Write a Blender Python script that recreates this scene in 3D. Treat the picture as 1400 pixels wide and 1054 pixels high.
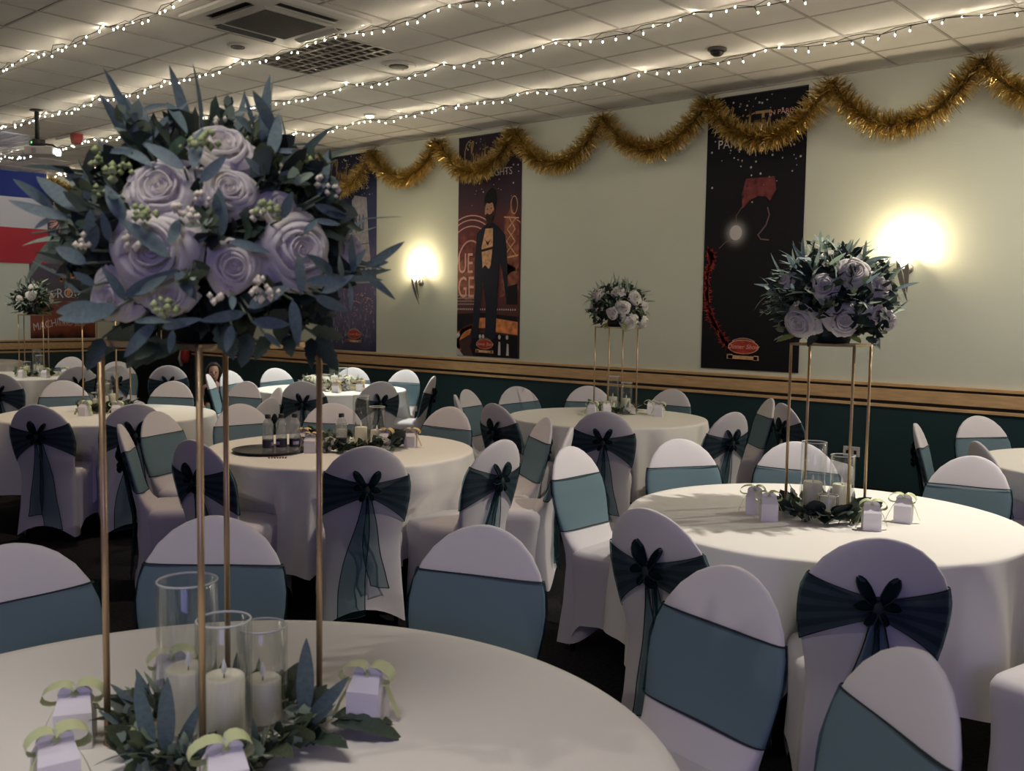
import bpy, bmesh, math, random
from mathutils import Vector, Matrix, Euler
pi = math.pi; sin = math.sin; cos = math.cos
S = bpy.context.scene
for o in list(bpy.data.objects): bpy.data.objects.remove(o)
COL = S.collection

# ------------------------------------------------------------------ camera, world, lights, exposure
cam_d = bpy.data.cameras.new('camera'); cam = bpy.data.objects.new('camera', cam_d); COL.objects.link(cam)
cam_d.sensor_width = 36; cam_d.lens = 1330 / 1400 * 36; cam_d.clip_end = 60; cam_d.clip_start = .05
CR = Vector((.74782, .66374, .01456)); CU = Vector((-.06093, .04678, .99704)); CB = Vector((.6611, -.7465, .07543))
CP = Vector((0, 0, 1.58))
mw = Matrix((CR, CU, CB)).transposed().to_4x4(); mw.translation = CP; cam.matrix_world = mw
S.camera = cam
cam_d.dof.use_dof = True; cam_d.dof.focus_distance = 4.6; cam_d.dof.aperture_fstop = 6.5
W = bpy.data.worlds.new('world'); S.world = W; W.use_nodes = True
bg = W.node_tree.nodes['Background']; bg.inputs[0].default_value = (.80, .78, .86, 1); bg.inputs[1].default_value = .04
S.view_settings.view_transform = 'Standard'; S.view_settings.look = 'None'; S.view_settings.gamma = 1
S.view_settings.use_curve_mapping = False; S.view_settings.exposure = 0.0

def aim(o, target):
    d = Vector(target) - o.location; o.rotation_euler = d.to_track_quat('-Z', 'Y').to_euler()
def area(name, loc, target, sx, sy, power, col):
    l = bpy.data.lights.new(name, 'AREA'); l.shape = 'RECTANGLE'; l.size = sx; l.size_y = sy; l.energy = power; l.color = col
    o = bpy.data.objects.new(name, l); COL.objects.link(o); o.location = loc; aim(o, target); return o
def spot(name, loc, target, power, col, deg=90, blend=.6, r=.04):
    l = bpy.data.lights.new(name, 'SPOT'); l.energy = power; l.color = col; l.spot_size = math.radians(deg); l.spot_blend = blend
    l.shadow_soft_size = r; o = bpy.data.objects.new(name, l); COL.objects.link(o); o.location = loc; aim(o, target); return o
def point(name, loc, power, col, r=.04):
    l = bpy.data.lights.new(name, 'POINT'); l.energy = power; l.color = col; l.shadow_soft_size = r
    o = bpy.data.objects.new(name, l); COL.objects.link(o); o.location = loc; return o

ZC = 3.685; YW = 8.386; XE = -16.26; ZD1 = 1.02; ZD0 = .812
WARM = (1, .86, .68); NEUT = (1, .93, .82)
area('stage_wash', (3.2, -3.4, 2.6), (-3.5, 4.5, .9), 2.5, 1.6, 62, (.45, .39, 1))
tl = area('front_table_fill', (-1.0, .15, 3.60), (-1.1, .25, 0), 1.2, .6, 13, (1, .93, .86)); tl.data.spread = math.radians(105)  # soft overhead fill added above the front table, no fitting modelled
for k, (x, y) in enumerate(((-13, -3.2), (-9, -3.2), (-5, -3.4), (2.2, 4.5))): area('ceiling_fill', (x, y, 2.1), (x + (.6 if x < 1 else -1.2), y + (1.5 if x < 1 else .3), 3.7), 1.2, .4, 7, (1, .90, .76))  # unseen fill lamps hung in mid-air, added to brighten the ceiling
point('unseen_sconce_fill', (2.3, YW - .1, 2.15), 95, (1, .86, .64), .06)  # unseen further sconce, added to lift the ceiling and long wall
DL = [(-1.06, 4.52, -1.75, 3.80, 285, 70, NEUT), (-2.1, -.45, -1.4, .95, 42, 80, NEUT), (-4.62, 3.45, -4.6, 3.6, 120, 62, (1, .78, .58)), (-8.28, 6.97, -8.0, 6.2, 480, 90, (.95, 1, .92)),
      (-6.75, 3.0, -7.2, 3.5, 120, 66, (1, .80, .58)), (-.3, 6.4, -1.2, 6.9, 210, 150, NEUT), (-11.2, 3.6, -11.7, 4.6, 150, 85, NEUT)]
for k, (x, y, tx, ty, p, dg_, c) in enumerate(DL): spot('downlight_beam', (x, y, 3.635), (tx, ty, .7), p, c, dg_, .7, .03)
spot('flag_fill', (-11.15, 4.6, 3.22), (-16.2, 5.6, 2.9), 130, (.80, .88, 1), 44, .3, .03)  # cool spot added to brighten the flag; the projector lens faces away


# ------------------------------------------------------------------ materials
def mat(name, col, rough=.6, metal=0, bump=0, bscale=200, var=0, vscale=6, spec=.5, sheen=0, stretch=None, emit=None, trans=0):
    m = bpy.data.materials.new(name); m.use_nodes = True; nt = m.node_tree; b = nt.nodes['Principled BSDF']
    b.inputs['Base Color'].default_value = (*col, 1); b.inputs['Roughness'].default_value = rough; b.inputs['Metallic'].default_value = metal
    b.inputs['Specular IOR Level'].default_value = spec
    if sheen: b.inputs['Sheen Weight'].default_value = sheen
    if emit: b.inputs['Emission Color'].default_value = (*emit[:3], 1); b.inputs['Emission Strength'].default_value = emit[3]
    tc = nt.nodes.new('ShaderNodeTexCoord'); mp = nt.nodes.new('ShaderNodeMapping')
    nt.links.new(tc.outputs['Object'], mp.inputs[0])
    if stretch: mp.inputs['Scale'].default_value = stretch
    if var:
        n = nt.nodes.new('ShaderNodeTexNoise'); n.inputs['Scale'].default_value = vscale; n.inputs['Detail'].default_value = 5
        nt.links.new(mp.outputs[0], n.inputs[0])
        r = nt.nodes.new('ShaderNodeValToRGB'); r.color_ramp.elements[0].position = .3; r.color_ramp.elements[1].position = .7
        r.color_ramp.elements[0].color = (*[c * (1 - var) for c in col], 1); r.color_ramp.elements[1].color = (*[min(1, c * (1 + var)) for c in col], 1)
        nt.links.new(n.outputs[0], r.inputs[0]); nt.links.new(r.outputs[0], b.inputs['Base Color'])
    if bump:
        n = nt.nodes.new('ShaderNodeTexNoise'); n.inputs['Scale'].default_value = bscale; n.inputs['Detail'].default_value = 3
        nt.links.new(mp.outputs[0], n.inputs[0]); bp = nt.nodes.new('ShaderNodeBump'); bp.inputs['Strength'].default_value = bump; bp.inputs['Distance'].default_value = .01
        nt.links.new(n.outputs[0], bp.inputs['Height']); nt.links.new(bp.outputs[0], b.inputs['Normal'])
    return m
def sheer(name, tcol, dcol, fac):
    m = bpy.data.materials.new(name); m.use_nodes = True; nt = m.node_tree; nt.nodes.clear()
    out = nt.nodes.new('ShaderNodeOutputMaterial'); mx = nt.nodes.new('ShaderNodeMixShader'); t = nt.nodes.new('ShaderNodeBsdfTransparent'); d = nt.nodes.new('ShaderNodeBsdfDiffuse')
    t.inputs[0].default_value = (*tcol, 1); d.inputs[0].default_value = (*dcol, 1); mx.inputs[0].default_value = fac
    nt.links.new(t.outputs[0], mx.inputs[1]); nt.links.new(d.outputs[0], mx.inputs[2]); nt.links.new(mx.outputs[0], out.inputs[0]); return m
def clear(name, tcol, gloss=.12, rough=.03, milk=0):
    m = bpy.data.materials.new(name); m.use_nodes = True; nt = m.node_tree; nt.nodes.clear()
    out = nt.nodes.new('ShaderNodeOutputMaterial'); mx = nt.nodes.new('ShaderNodeMixShader'); t = nt.nodes.new('ShaderNodeBsdfTransparent'); g = nt.nodes.new('ShaderNodeBsdfGlossy')
    lw = nt.nodes.new('ShaderNodeLayerWeight'); lw.inputs[0].default_value = .25; mul = nt.nodes.new('ShaderNodeMath'); mul.operation = 'MULTIPLY_ADD'; mul.inputs[1].default_value = .42; mul.inputs[2].default_value = gloss * .4
    t.inputs[0].default_value = (*tcol, 1); g.inputs['Roughness'].default_value = rough
    nt.links.new(lw.outputs['Facing'], mul.inputs[0]); nt.links.new(mul.outputs[0], mx.inputs[0])
    src = t
    if milk:
        src = nt.nodes.new('ShaderNodeMixShader'); d = nt.nodes.new('ShaderNodeBsdfTranslucent'); d.inputs[0].default_value = (.75, .76, .80, 1); src.inputs[0].default_value = milk; nt.links.new(t.outputs[0], src.inputs[1]); nt.links.new(d.outputs[0], src.inputs[2])
    nt.links.new(src.outputs[0], mx.inputs[1]); nt.links.new(g.outputs[0], mx.inputs[2]); nt.links.new(mx.outputs[0], out.inputs[0]); return m
def ramp_z(name, stops, z0, z1, noise=0):
    """flat print whose colour runs from the bottom (z0) to the top (z1) of the banner"""
    m = mat(name, (0, 0, 0), .75, spec=.2); nt = m.node_tree; b = nt.nodes['Principled BSDF']
    tc = nt.nodes['Texture Coordinate']; sp = nt.nodes.new('ShaderNodeSeparateXYZ'); nt.links.new(tc.outputs['Object'], sp.inputs[0])
    mr = nt.nodes.new('ShaderNodeMapRange'); mr.inputs[1].default_value = z0; mr.inputs[2].default_value = z1; nt.links.new(sp.outputs['Z'], mr.inputs[0])
    r = nt.nodes.new('ShaderNodeValToRGB'); e = r.color_ramp.elements
    while len(e) < len(stops): e.new(.5)
    for el, (p, c) in zip(e, stops): el.position = p; el.color = (*c, 1)
    src = mr.outputs[0]
    if noise:
        n = nt.nodes.new('ShaderNodeTexNoise'); n.inputs['Scale'].default_value = 5; n.inputs['Detail'].default_value = 6; nt.links.new(tc.outputs['Object'], n.inputs[0])
        ma = nt.nodes.new('ShaderNodeMath'); ma.operation = 'MULTIPLY_ADD'; ma.inputs[1].default_value = noise; nt.links.new(n.outputs[0], ma.inputs[0])
        sb = nt.nodes.new('ShaderNodeMath'); sb.operation = 'SUBTRACT'; sb.inputs[1].default_value = noise / 2; nt.links.new(mr.outputs[0], ma.inputs[2]); nt.links.new(ma.outputs[0], sb.inputs[0]); src = sb.outputs[0]
    nt.links.new(src, r.inputs[0]); nt.links.new(r.outputs[0], b.inputs['Base Color']); return m
def emis(name, col, st):
    return mat(name, (.8, .8, .8), .5, emit=(*col, st))

M = {}
M['cover'] = mat('white_stretch_cover', (.60, .57, .59), .75, bump=.06, bscale=9, sheen=.2, spec=.3)
M['cloth'] = mat('white_tablecloth', (.80, .77, .72), .85, bump=.05, bscale=400, spec=.2)
M['organza'] = sheer('teal_organza', (.62, .76, .80), (.018, .048, .060), .28)
M['organza_dense'] = sheer('gathered_organza', (.50, .60, .64), (.008, .020, .028), .45)
M['organza_bow'] = sheer('folded_organza', (.36, .44, .48), (.008, .018, .024), .45)
M['hem'] = mat('organza_hem', (.006, .016, .02), .7)
M['black'] = mat('black_plastic', (.012, .012, .014), .45)
M['blackmetal'] = mat('black_tube', (.02, .02, .022), .4, .6)
M['gold'] = mat('gold_metal', (.50, .36, .21), .38, .75)
M['glass'] = clear('vase_glass', (.975, .985, .985), .08)
M['pet'] = clear('bottle_plastic', (.88, .90, .94), .3, .12, .28)
M['wax'] = mat('ivory_wax', (.88, .84, .66), .55, spec=.4)
M['flame'] = mat('led_flame', (.9, .9, .95), .3)
M['card'] = mat('white_card', (.80, .77, .80), .7)
M['ribbon_green'] = mat('sage_satin_ribbon', (.56, .62, .34), .35)
M['ribbon_gold'] = mat('gold_satin_ribbon', (.62, .44, .16), .35)
M['leafblue'] = mat('eucalyptus_leaf', (.13, .19, .205), .6, var=.18, vscale=14)
M['leafblue2'] = mat('pale_eucalyptus_leaf', (.17, .24, .255), .6, var=.15, vscale=14)
M['leafsage'] = mat('sage_leaf', (.30, .38, .30), .6, var=.2, vscale=20)
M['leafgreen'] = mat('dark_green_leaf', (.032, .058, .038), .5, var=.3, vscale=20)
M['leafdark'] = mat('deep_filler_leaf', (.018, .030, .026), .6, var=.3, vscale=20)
M['leaflime'] = mat('yellow_green_leaf', (.20, .25, .07), .5, var=.3, vscale=20)
M['leafolive'] = mat('olive_filler_leaf', (.075, .10, .055), .6, var=.3, vscale=20)
def translucent(m, f):
    nt = m.node_tree; b = nt.nodes['Principled BSDF']; out = nt.nodes['Material Output']; t = nt.nodes.new('ShaderNodeBsdfTranslucent'); mx = nt.nodes.new('ShaderNodeMixShader'); mx.inputs[0].default_value = f
    src = b.inputs['Base Color']
    if src.links: nt.links.new(src.links[0].from_socket, t.inputs[0])
    else: t.inputs[0].default_value = src.default_value
    nt.links.new(b.outputs[0], mx.inputs[1]); nt.links.new(t.outputs[0], mx.inputs[2]); nt.links.new(mx.outputs[0], out.inputs[0])
for k_ in ('leafblue', 'leafblue2', 'leafsage', 'leafolive', 'leaflime'): translucent(M[k_], .35)
M['stem'] = mat('plant_stem', (.12, .15, .09), .7)
M['rose'] = mat('white_rose_petal', (.76, .72, .68), .7, var=.05, vscale=8, spec=.3)
translucent(M['rose'], .3)
M['cream'] = mat('cream_blossom', (.68, .63, .48), .7)
M['bud'] = mat('green_bud', (.32, .38, .16), .7)
M['tile'] = mat('mineral_ceiling_tile', (.80, .775, .745), .9, bump=.25, bscale=260, var=.03, vscale=3, spec=.15)
M['tbar'] = mat('ceiling_grid_bar', (.50, .47, .43), .6)  # darker than the tiles: groove shadow put into the bar colour
M['wall'] = mat('sage_wall_paint', (.70, .72, .59), .7, bump=.08, bscale=60, var=.03, vscale=1.5, spec=.25)
M['teal'] = mat('dark_teal_paint', (.009, .038, .042), .55, bump=.06, bscale=60)
M['wood'] = mat('varnished_oak_rail', (.66, .42, .20), .42, var=.18, vscale=5, stretch=(1, 8, 8))
M['groove'] = mat('dark_rail_stripe', (.02, .013, .012), .5)
M['carpet'] = mat('dark_carpet', (.016, .015, .017), 1, bump=.5, bscale=300, var=.5, vscale=60, spec=.1)
M['whiteplastic'] = mat('white_plastic', (.62, .60, .56), .45)
M['greyplastic'] = mat('grey_grille', (.10, .095, .09), .6)
M['louvre'] = mat('satin_louvre', (.34, .32, .31), .35, .6)
M['reflector'] = mat('troffer_reflector', (.30, .29, .28), .5)
M['tinsel'] = mat('gold_tinsel', (.66, .50, .20), .30, 1)
M['tinselcore'] = mat('tinsel_core', (.10, .07, .02), .6, .5)
M['cable'] = mat('string_light_cable', (.03, .035, .03), .6)
M['bulb'] = emis('warm_led_bulb', (1, .87, .64), 150)
M['lampglow'] = emis('lamp_glow', (1, .93, .80), 25)
M['frost'] = emis('frosted_shade', (1, .86, .58), 3.5)
M['steel'] = mat('brushed_steel', (.42, .40, .37), .35, .9)
M['red'] = mat('red_plastic', (.30, .02, .025), .5)
M['printblack'] = mat('print_black', (.012, .010, .014), .75, spec=.2)
M['printnavy'] = mat('print_navy', (.016, .018, .032), .75, spec=.2)
M['printgold'] = mat('print_gold', (.42, .29, .12), .75, spec=.2)
M['printwhite'] = mat('print_white', (.62, .58, .56), .75, spec=.2)
M['printred'] = mat('print_red', (.38, .045, .03), .75, var=.5, vscale=18, spec=.2)
M['printmaroon'] = mat('print_maroon', (0.180, 0.045, 0.045), .75, var=.5, vscale=14, spec=.2)
M['printbrown'] = mat('print_brown', (0.300, 0.105, 0.068), .75, var=.5, vscale=12, spec=.2)
M['printorange'] = mat('print_orange', (0.750, 0.255, 0.090), .75, var=.4, vscale=14, spec=.2)
M['printtan'] = mat('print_tan', (0.750, 0.420, 0.225), .75, var=.3, vscale=24, spec=.2)
M['printskin'] = mat('print_skin', (0.540, 0.285, 0.195), .75, var=.3, vscale=24, spec=.2)
M['printbeard'] = mat('print_beard', (.035, .02, .018), .75, spec=.2)
M['printpink'] = mat('print_pink', (0.800, 0.450, 0.375), .75, spec=.2)
M['printstone'] = mat('print_stone', (.46, .44, .46), .75, var=.22, vscale=16, spec=.2)
M['printshade'] = mat('print_stone_dark', (.12, .12, .17), .75, spec=.2)
M['printlilac'] = mat('print_lilac', (.30, .27, .38), .75, var=.4, vscale=30, spec=.2)
M['printglow'] = mat('print_halo', (.24, .21, .21), .75, spec=.2)
M['printrim'] = mat('print_rim', (.20, .14, .13), .75, spec=.2)
M['flagblue'] = mat('flag_blue', (.012, .035, .25), .7, bump=.1, bscale=14)
M['flagwhite'] = mat('flag_white', (.72, .70, .74), .7, bump=.1, bscale=14)
M['flagred'] = mat('flag_red', (.50, .03, .045), .7, bump=.1, bscale=14)
M['skin'] = mat('skin', (.42, .24, .17), .6); M['hair'] = mat('dark_brown_hair', (.018, .011, .009), .5)
M['blackcloth'] = mat('black_cloth', (.01, .01, .012), .8); M['greencloth'] = mat('green_cloth', (.015, .10, .09), .7)
M['eye'] = mat('eye', (.02, .015, .012), .3); M['lip'] = mat('lip', (.35, .10, .09), .5)
M['redcloth'] = mat('red_cloth', (.32, .02, .03), .8); M['labelnavy'] = mat('navy_label', (.012, .010, .03), .5)
M['bead'] = mat('brown_beads', (.25, .13, .07), .5)

# ------------------------------------------------------------------ mesh helpers
class MB:
    def __init__(s): s.v = []; s.f = []; s.mi = []
    def add(s, vs, fs, mi=0):
        n = len(s.v); s.v += [tuple(v) for v in vs]; s.f += [tuple(i + n for i in f) for f in fs]; s.mi += [mi] * len(fs)
    def box(s, x0, x1, y0, y1, z0, z1, mi=0):
        s.add([(x0, y0, z0), (x1, y0, z0), (x1, y1, z0), (x0, y1, z0), (x0, y0, z1), (x1, y0, z1), (x1, y1, z1), (x0, y1, z1)],
              [(0, 3, 2, 1), (4, 5, 6, 7), (0, 1, 5, 4), (1, 2, 6, 5), (2, 3, 7, 6), (3, 0, 4, 7)], mi)
    def rings(s, rings, c0=True, c1=True, mi=0, mis=None):
        n = len(rings[0]); b = len(s.v)
        for r in rings: s.v += [tuple(p) for p in r]
        for k in range(len(rings) - 1):
            for i in range(n):
                j = (i + 1) % n; s.f.append((b + k * n + i, b + k * n + j, b + (k + 1) * n + j, b + (k + 1) * n + i)); s.mi.append(mis[k] if mis else mi)
        if c0: s.f.append(tuple(b + i for i in reversed(range(n)))); s.mi.append(mis[0] if mis else mi)
        if c1: s.f.append(tuple(b + (len(rings) - 1) * n + i for i in range(n))); s.mi.append(mis[-1] if mis else mi)
    def lathe(s, prof, n=16, x=0, y=0, z=0, c0=True, c1=True, mi=0, mis=None):
        s.rings([[(x + r * cos(2 * pi * i / n), y + r * sin(2 * pi * i / n), z + h) for i in range(n)] for r, h in prof], c0, c1, mi, mis)
    def tube(s, path, r, n=6, mi=0, caps=True):
        P = [Vector(p) for p in path]; R = r if isinstance(r, (list, tuple)) else [r] * len(P); out = []
        prev = None
        for i, p in enumerate(P):
            t = (P[min(i + 1, len(P) - 1)] - P[max(i - 1, 0)]).normalized()
            a = Vector((0, 0, 1)) if abs(t.z) < .95 else Vector((1, 0, 0))
            if prev is not None: a = prev
            u = t.cross(a).normalized() if t.cross(a).length > 1e-6 else Vector((1, 0, 0)); w = u.cross(t); prev = w
            out.append([p + R[i] * (cos(2 * pi * k / n) * u + sin(2 * pi * k / n) * w) for k in range(n)])
        s.rings(out, caps, caps, mi)
    def strip(s, A, B, mi=0):
        b = len(s.v); n = len(A)
        for a, c in zip(A, B): s.v += [tuple(a), tuple(c)]
        for i in range(n - 1): s.f.append((b + 2 * i, b + 2 * i + 1, b + 2 * i + 3, b + 2 * i + 2)); s.mi.append(mi)
    def grid(s, rows, mi=0, rowmi=None):
        b = len(s.v); n = len(rows[0])
        for r in rows: s.v += [tuple(p) for p in r]
        for k in range(len(rows) - 1):
            for i in range(n - 1):
                s.f.append((b + k * n + i, b + k * n + i + 1, b + (k + 1) * n + i + 1, b + (k + 1) * n + i)); s.mi.append(rowmi[k] if rowmi else mi)
    def mesh(s, name, mats, smooth=True):
        me = bpy.data.meshes.new(name); me.from_pydata(s.v, [], s.f)
        for m in (mats if isinstance(mats, (list, tuple)) else [mats]): me.materials.append(M[m] if isinstance(m, str) else m)
        me.polygons.foreach_set('material_index', s.mi)
        if smooth: me.polygons.foreach_set('use_smooth', [True] * len(me.polygons))
        me.update(); return me
    def obj(s, name, mats, parent=None, smooth=True, loc=None):
        return link(name, s.mesh(name, mats, smooth), parent, loc)
def link(name, me, parent=None, loc=None, rot=None):
    o = bpy.data.objects.new(name, me); COL.objects.link(o)
    if parent: o.parent = parent
    if loc is not None: o.location = loc
    if rot is not None: o.rotation_euler = rot
    return o
def tag(o, label, cat=None, group=None, kind=None):
    if label: o['label'] = label
    if cat: o['category'] = cat
    if group: o['group'] = group
    if kind: o['kind'] = kind
    return o
def thing(name, label, cat, loc=(0, 0, 0), rz=0, group=None):
    o = bpy.data.objects.new(name, None); COL.objects.link(o); o.location = loc; o.rotation_euler = (0, 0, rz); o.empty_display_size = .1
    return tag(o, label, cat, group)
def struct(o): o['kind'] = 'structure'; return o
def smooth_by(me, deg=40):
    try: me.set_sharp_from_angle(angle=math.radians(deg))
    except Exception: pass
    return me
# ------------------------------------------------------------------ room shell
XR = 2.6; YN = -4.2
m = MB(); m.box(XE - .2, XR, YN, YW + .2, -.06, 0); struct(m.obj('floor', 'carpet', smooth=False))
m = MB(); m.box(XE - .2, XR, YW, YW + .2, 0, ZC + .1); wall = struct(m.obj('wall_back', 'wall', smooth=False))
m = MB(); m.box(XE - .2, XE, YN, YW, 0, ZC + .1); wall_l = struct(m.obj('wall_left', 'wall', smooth=False))
# dark lower wall panels and the timber rails in front of the walls
m = MB(); m.box(XE + .012, XR, YW - .012, YW, 0.09, ZD0); m.obj('lower_panel', 'teal', wall, False)
m = MB(); m.box(XE, XE + .012, YN, YW, 0.09, ZD0); m.obj('lower_panel', 'teal', wall_l, False)
RAIL = [('thin_rail', ZD0, ZD0 + .028, .030, 'wood'), ('dark_stripe', ZD0 + .028, ZD0 + .056, .016, 'groove'), ('wide_rail', ZD0 + .056, ZD1 - .048, .034, 'wood'),
        ('dark_stripe', ZD1 - .048, ZD1 - .028, .016, 'groove'), ('cap_rail', ZD1 - .028, ZD1, .040, 'wood')]
def dado(name, along_x):
    p = struct(thing(name, None, None)); p['label'] = 'oak dado rail in three strips with dark stripes between'
    for n, a, b, d, mm in RAIL:
        m = MB()
        if along_x: m.box(XE + .045, XR, YW - d, YW, a, b)
        else: m.box(XE, XE + d, YN, YW, a, b)
        o = m.obj(n, mm, p, False)
        bv = o.modifiers.new('bevel', 'BEVEL'); bv.width = .004; bv.segments = 2
    return p
dado('trim_1', True); dado('trim_2', False)
m = MB(); m.box(XE + .02, XR, YW - .02, YW, 0, .10); struct(m.obj('baseboard_back', 'groove', smooth=False))
m = MB(); m.box(XE, XE + .02, YN, YW - .02, 0, .10); struct(m.obj('baseboard_left', 'groove', smooth=False))

# ceiling: backing slab, grid bars, one object per tile
m = MB(); m.box(XE - .2, XR, YN, YW + .2, ZC + .10, ZC + .2); ceil_ = struct(m.obj('ceiling', 'tbar', smooth=False))
TX = [(-4.341 + .6 * i) for i in range(-20, 12)]; TY = [5.464 + .5935 * r for r in range(-17, 6)]
m = MB(); w = .007
for x in TX:
    if XE < x < XR: m.box(x - w, x + w, YN, YW, ZC, ZC + .012)
for y in TY:
    if YN < y < YW: m.box(XE, XR, y - w, y + w, ZC + .001, ZC + .013)
m.box(XE, XR, YW - .03, YW, ZC - .002, ZC + .012); m.box(XE, XE + .03, YN, YW, ZC - .002, ZC + .012)
gb = m.obj('grid_bars', 'tbar', ceil_, False); gb['label'] = 'slim grid bars between the ceiling tiles'; gb['kind'] = 'stuff'
LIT = {(-7.341, 4.8705), (-6.741, 4.8705), (-13.941, 4.8705), (-13.341, 4.8705), (-15.141, 5.464), (-14.541, 5.464)}
def inframe(p, mg=0):
    d = Vector(p) - CP; z = -d.dot(CB)
    if z < .3: return None
    u = 700 + 1330 * d.dot(CR) / z; v = 527 - 1330 * d.dot(CU) / z
    return z if (-mg < u < 1400 + mg and -mg < v < 1054 + mg) else None
tiles = []
xs = [x for x in TX if XE - .6 < x < XR]; ys = [y for y in TY if YN - .6 < y < YW]
for x in xs:
    for y in ys:
        if any(abs(x - a) < .02 and abs(y - b) < .02 for a, b in LIT): continue
        x0 = max(x + w, XE + .03); x1 = min(x + .6 - w, XR); y0 = max(y + w, YN); y1 = min(y + .5935 - w, YW - .03)
        if x1 - x0 < .02 or y1 - y0 < .02: continue
        tiles.append((inframe(((x0 + x1) / 2, (y0 + y1) / 2, ZC), 60) or 99, x0, x1, y0, y1))
tiles.sort(); cache = {}; rest = MB(); rnd = random.Random(3)
for k, (z, x0, x1, y0, y1) in enumerate(tiles):
    dz = rnd.uniform(.003, .006)
    if k < 300 and z < 90:
        key = (round(x1 - x0, 3), round(y1 - y0, 3))
        if key not in cache:
            t = MB(); a, b = key[0] / 2, key[1] / 2; t.rings([[(-a + e, -b + e, h), (a - e, -b + e, h), (a - e, b - e, h), (-a + e, b - e, h)] for e, h in ((.008, 0), (0, .006), (0, .02))]); cache[key] = t.mesh('ceiling_tile', 'tile', False)
        link('ceiling_tile', cache[key], ceil_, ((x0 + x1) / 2, (y0 + y1) / 2, ZC + dz))
    else: rest.box(x0, x1, y0, y1, ZC + dz, ZC + dz + .018)
o = rest.obj('further_tiles', 'tile', ceil_, False); o['kind'] = 'stuff'

def troffer(x0, y0, label, lit=False, dark='louvre'):
    t = thing('ceiling_troffer', label, 'light fitting', (x0 + .6, y0 + .297, ZC + .09))
    L, Wd, H = .59, .287, .08
    m = MB(); m.box(-L, L, -Wd, Wd, -.005, .005)
    for a, b in ((-1, 0), (1, 0)): m.box(a * L - .006, a * L + .006, -Wd, Wd, -H - .01, 0)
    for b in (-1, 1): m.box(-L, L, b * Wd - .006, b * Wd + .006, -H - .01, 0)
    m.obj('housing', 'reflector', t, False)
    for k in range(3):
        m = MB(); m.tube([(-L + .03, -.18 + .18 * k, -.025), (L - .03, -.18 + .18 * k, -.025)], .013, 10)
        m.obj('fluorescent_tube', M['tube_lit'] if lit else 'whiteplastic', t)
    bl = MB(); bl.rings([[(-.012, -Wd + .006, -.034), (.012, -Wd + .006, -.034), (.003, -Wd + .006, .03), (-.003, -Wd + .006, .03)], [(-.012, Wd - .006, -.034), (.012, Wd - .006, -.034), (.003, Wd - .006, .03), (-.003, Wd - .006, .03)]])
    bme = bl.mesh('louvre_blade', dark, False)
    for k in range(11): link('louvre_blade', bme, t, (-L + .098 * (k + 1), 0, -.055))
    ll = MB(); ll.rings([[(-L + .006, -.014, -.036), (-L + .006, .014, -.036), (-L + .006, .003, .03), (-L + .006, -.003, .03)], [(L - .006, -.014, -.036), (L - .006, .014, -.036), (L - .006, .003, .03), (L - .006, -.003, .03)]])
    lme = ll.mesh('louvre_rail', dark, False)
    for k in range(4): link('louvre_rail', lme, t, (0, -Wd + .115 * (k + 1), -.054))
    return t
M['tube_lit'] = emis('lit_tube', (.75, .85, 1), 1.6)
troffer(-7.341, 4.8705, 'unlit louvred ceiling light beside the air conditioning cassette')
troffer(-13.941, 4.8705, 'bluish lit louvred ceiling light far left behind the projector pole', True)
troffer(-15.141, 5.464, 'dim blue grey louvred ceiling light farthest left near the flag')

# air conditioning cassette
t = thing('air_conditioner', 'square off-white ceiling cassette air conditioner with dark slots', 'air conditioner', (-6.12, 4.26, ZC))
m = MB(); A = .49
m.rings([[(-a, -a, h), (a, -a, h), (a, a, h), (-a, a, h)] for a, h in ((A, .0), (A, -.018), (A - .03, -.034), (.29, -.040))], True, False)
m.obj('fascia', 'whiteplastic', t, False)
m = MB(); m.rings([[(-a, -a, h), (a, -a, h), (a, a, h), (-a, a, h)] for a, h in ((.29, -.040), (.275, -.05), (.262, -.05))], False, True)
m.obj('grille_frame', 'whiteplastic', t, False)
m = MB()
for k in range(26): m.box(-.255, .255, -.25 + .02 * k - .007, -.25 + .02 * k + .007, -.056, -.050)
g = m.obj('grille', 'greyplastic', t, False)
for k in range(4):
    m = MB(); m.box(-.25, .25, .335, .415, -.0375, -.034); s_ = m.obj('air_slot', 'black', t, False); s_.rotation_euler = (0, 0, pi / 2 * k)
    m = MB(); m.add([(-.245, .34, -.040), (.245, .34, -.040), (.245, .39, -.058), (-.245, .39, -.058), (-.245, .34, -.037), (.245, .34, -.037), (.245, .39, -.055), (-.245, .39, -.055)], [(3, 2, 1, 0), (4, 5, 6, 7), (0, 1, 5, 4), (2, 3, 7, 6), (1, 2, 6, 5), (3, 0, 4, 7)])
    f = m.obj('air_flap', 'whiteplastic' if k in (0, 3) else 'black', s_, False)

def ceil_disc(name, label, cat, x, y, prof, mats, mis, extra=None):
    t = thing(name, label, cat, (x, y, ZC))
    m = MB(); m.lathe(prof, 28, mis=mis); m.obj('ring', mats, t); 
    if extra: extra(t)
    return t
def spk(t):
    m = MB(); m.lathe([(.085, -.014), (.085, -.020), (.06, -.024)], 24); m.obj('mesh_cover', 'greyplastic', t)
    for k in range(3):
        m = MB(); m.lathe([(.006, -.014), (.006, -.019)], 8, .115 * cos(k * 2.1), .115 * sin(k * 2.1)); m.obj('screw', 'black', t)
ceil_disc('ceiling_speaker', 'round white ceiling speaker beside the unlit louvred light', 'speaker', -6.43, 5.73, [(.15, 0), (.15, -.01), (.135, -.018), (.09, -.014)], 'whiteplastic', None, spk)
ceil_disc('ceiling_speaker', 'round ceiling speaker half hidden behind the tall front flowers', 'speaker', -9.95, 5.72, [(.15, 0), (.15, -.01), (.135, -.018), (.09, -.014)], 'whiteplastic', None, spk)
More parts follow.
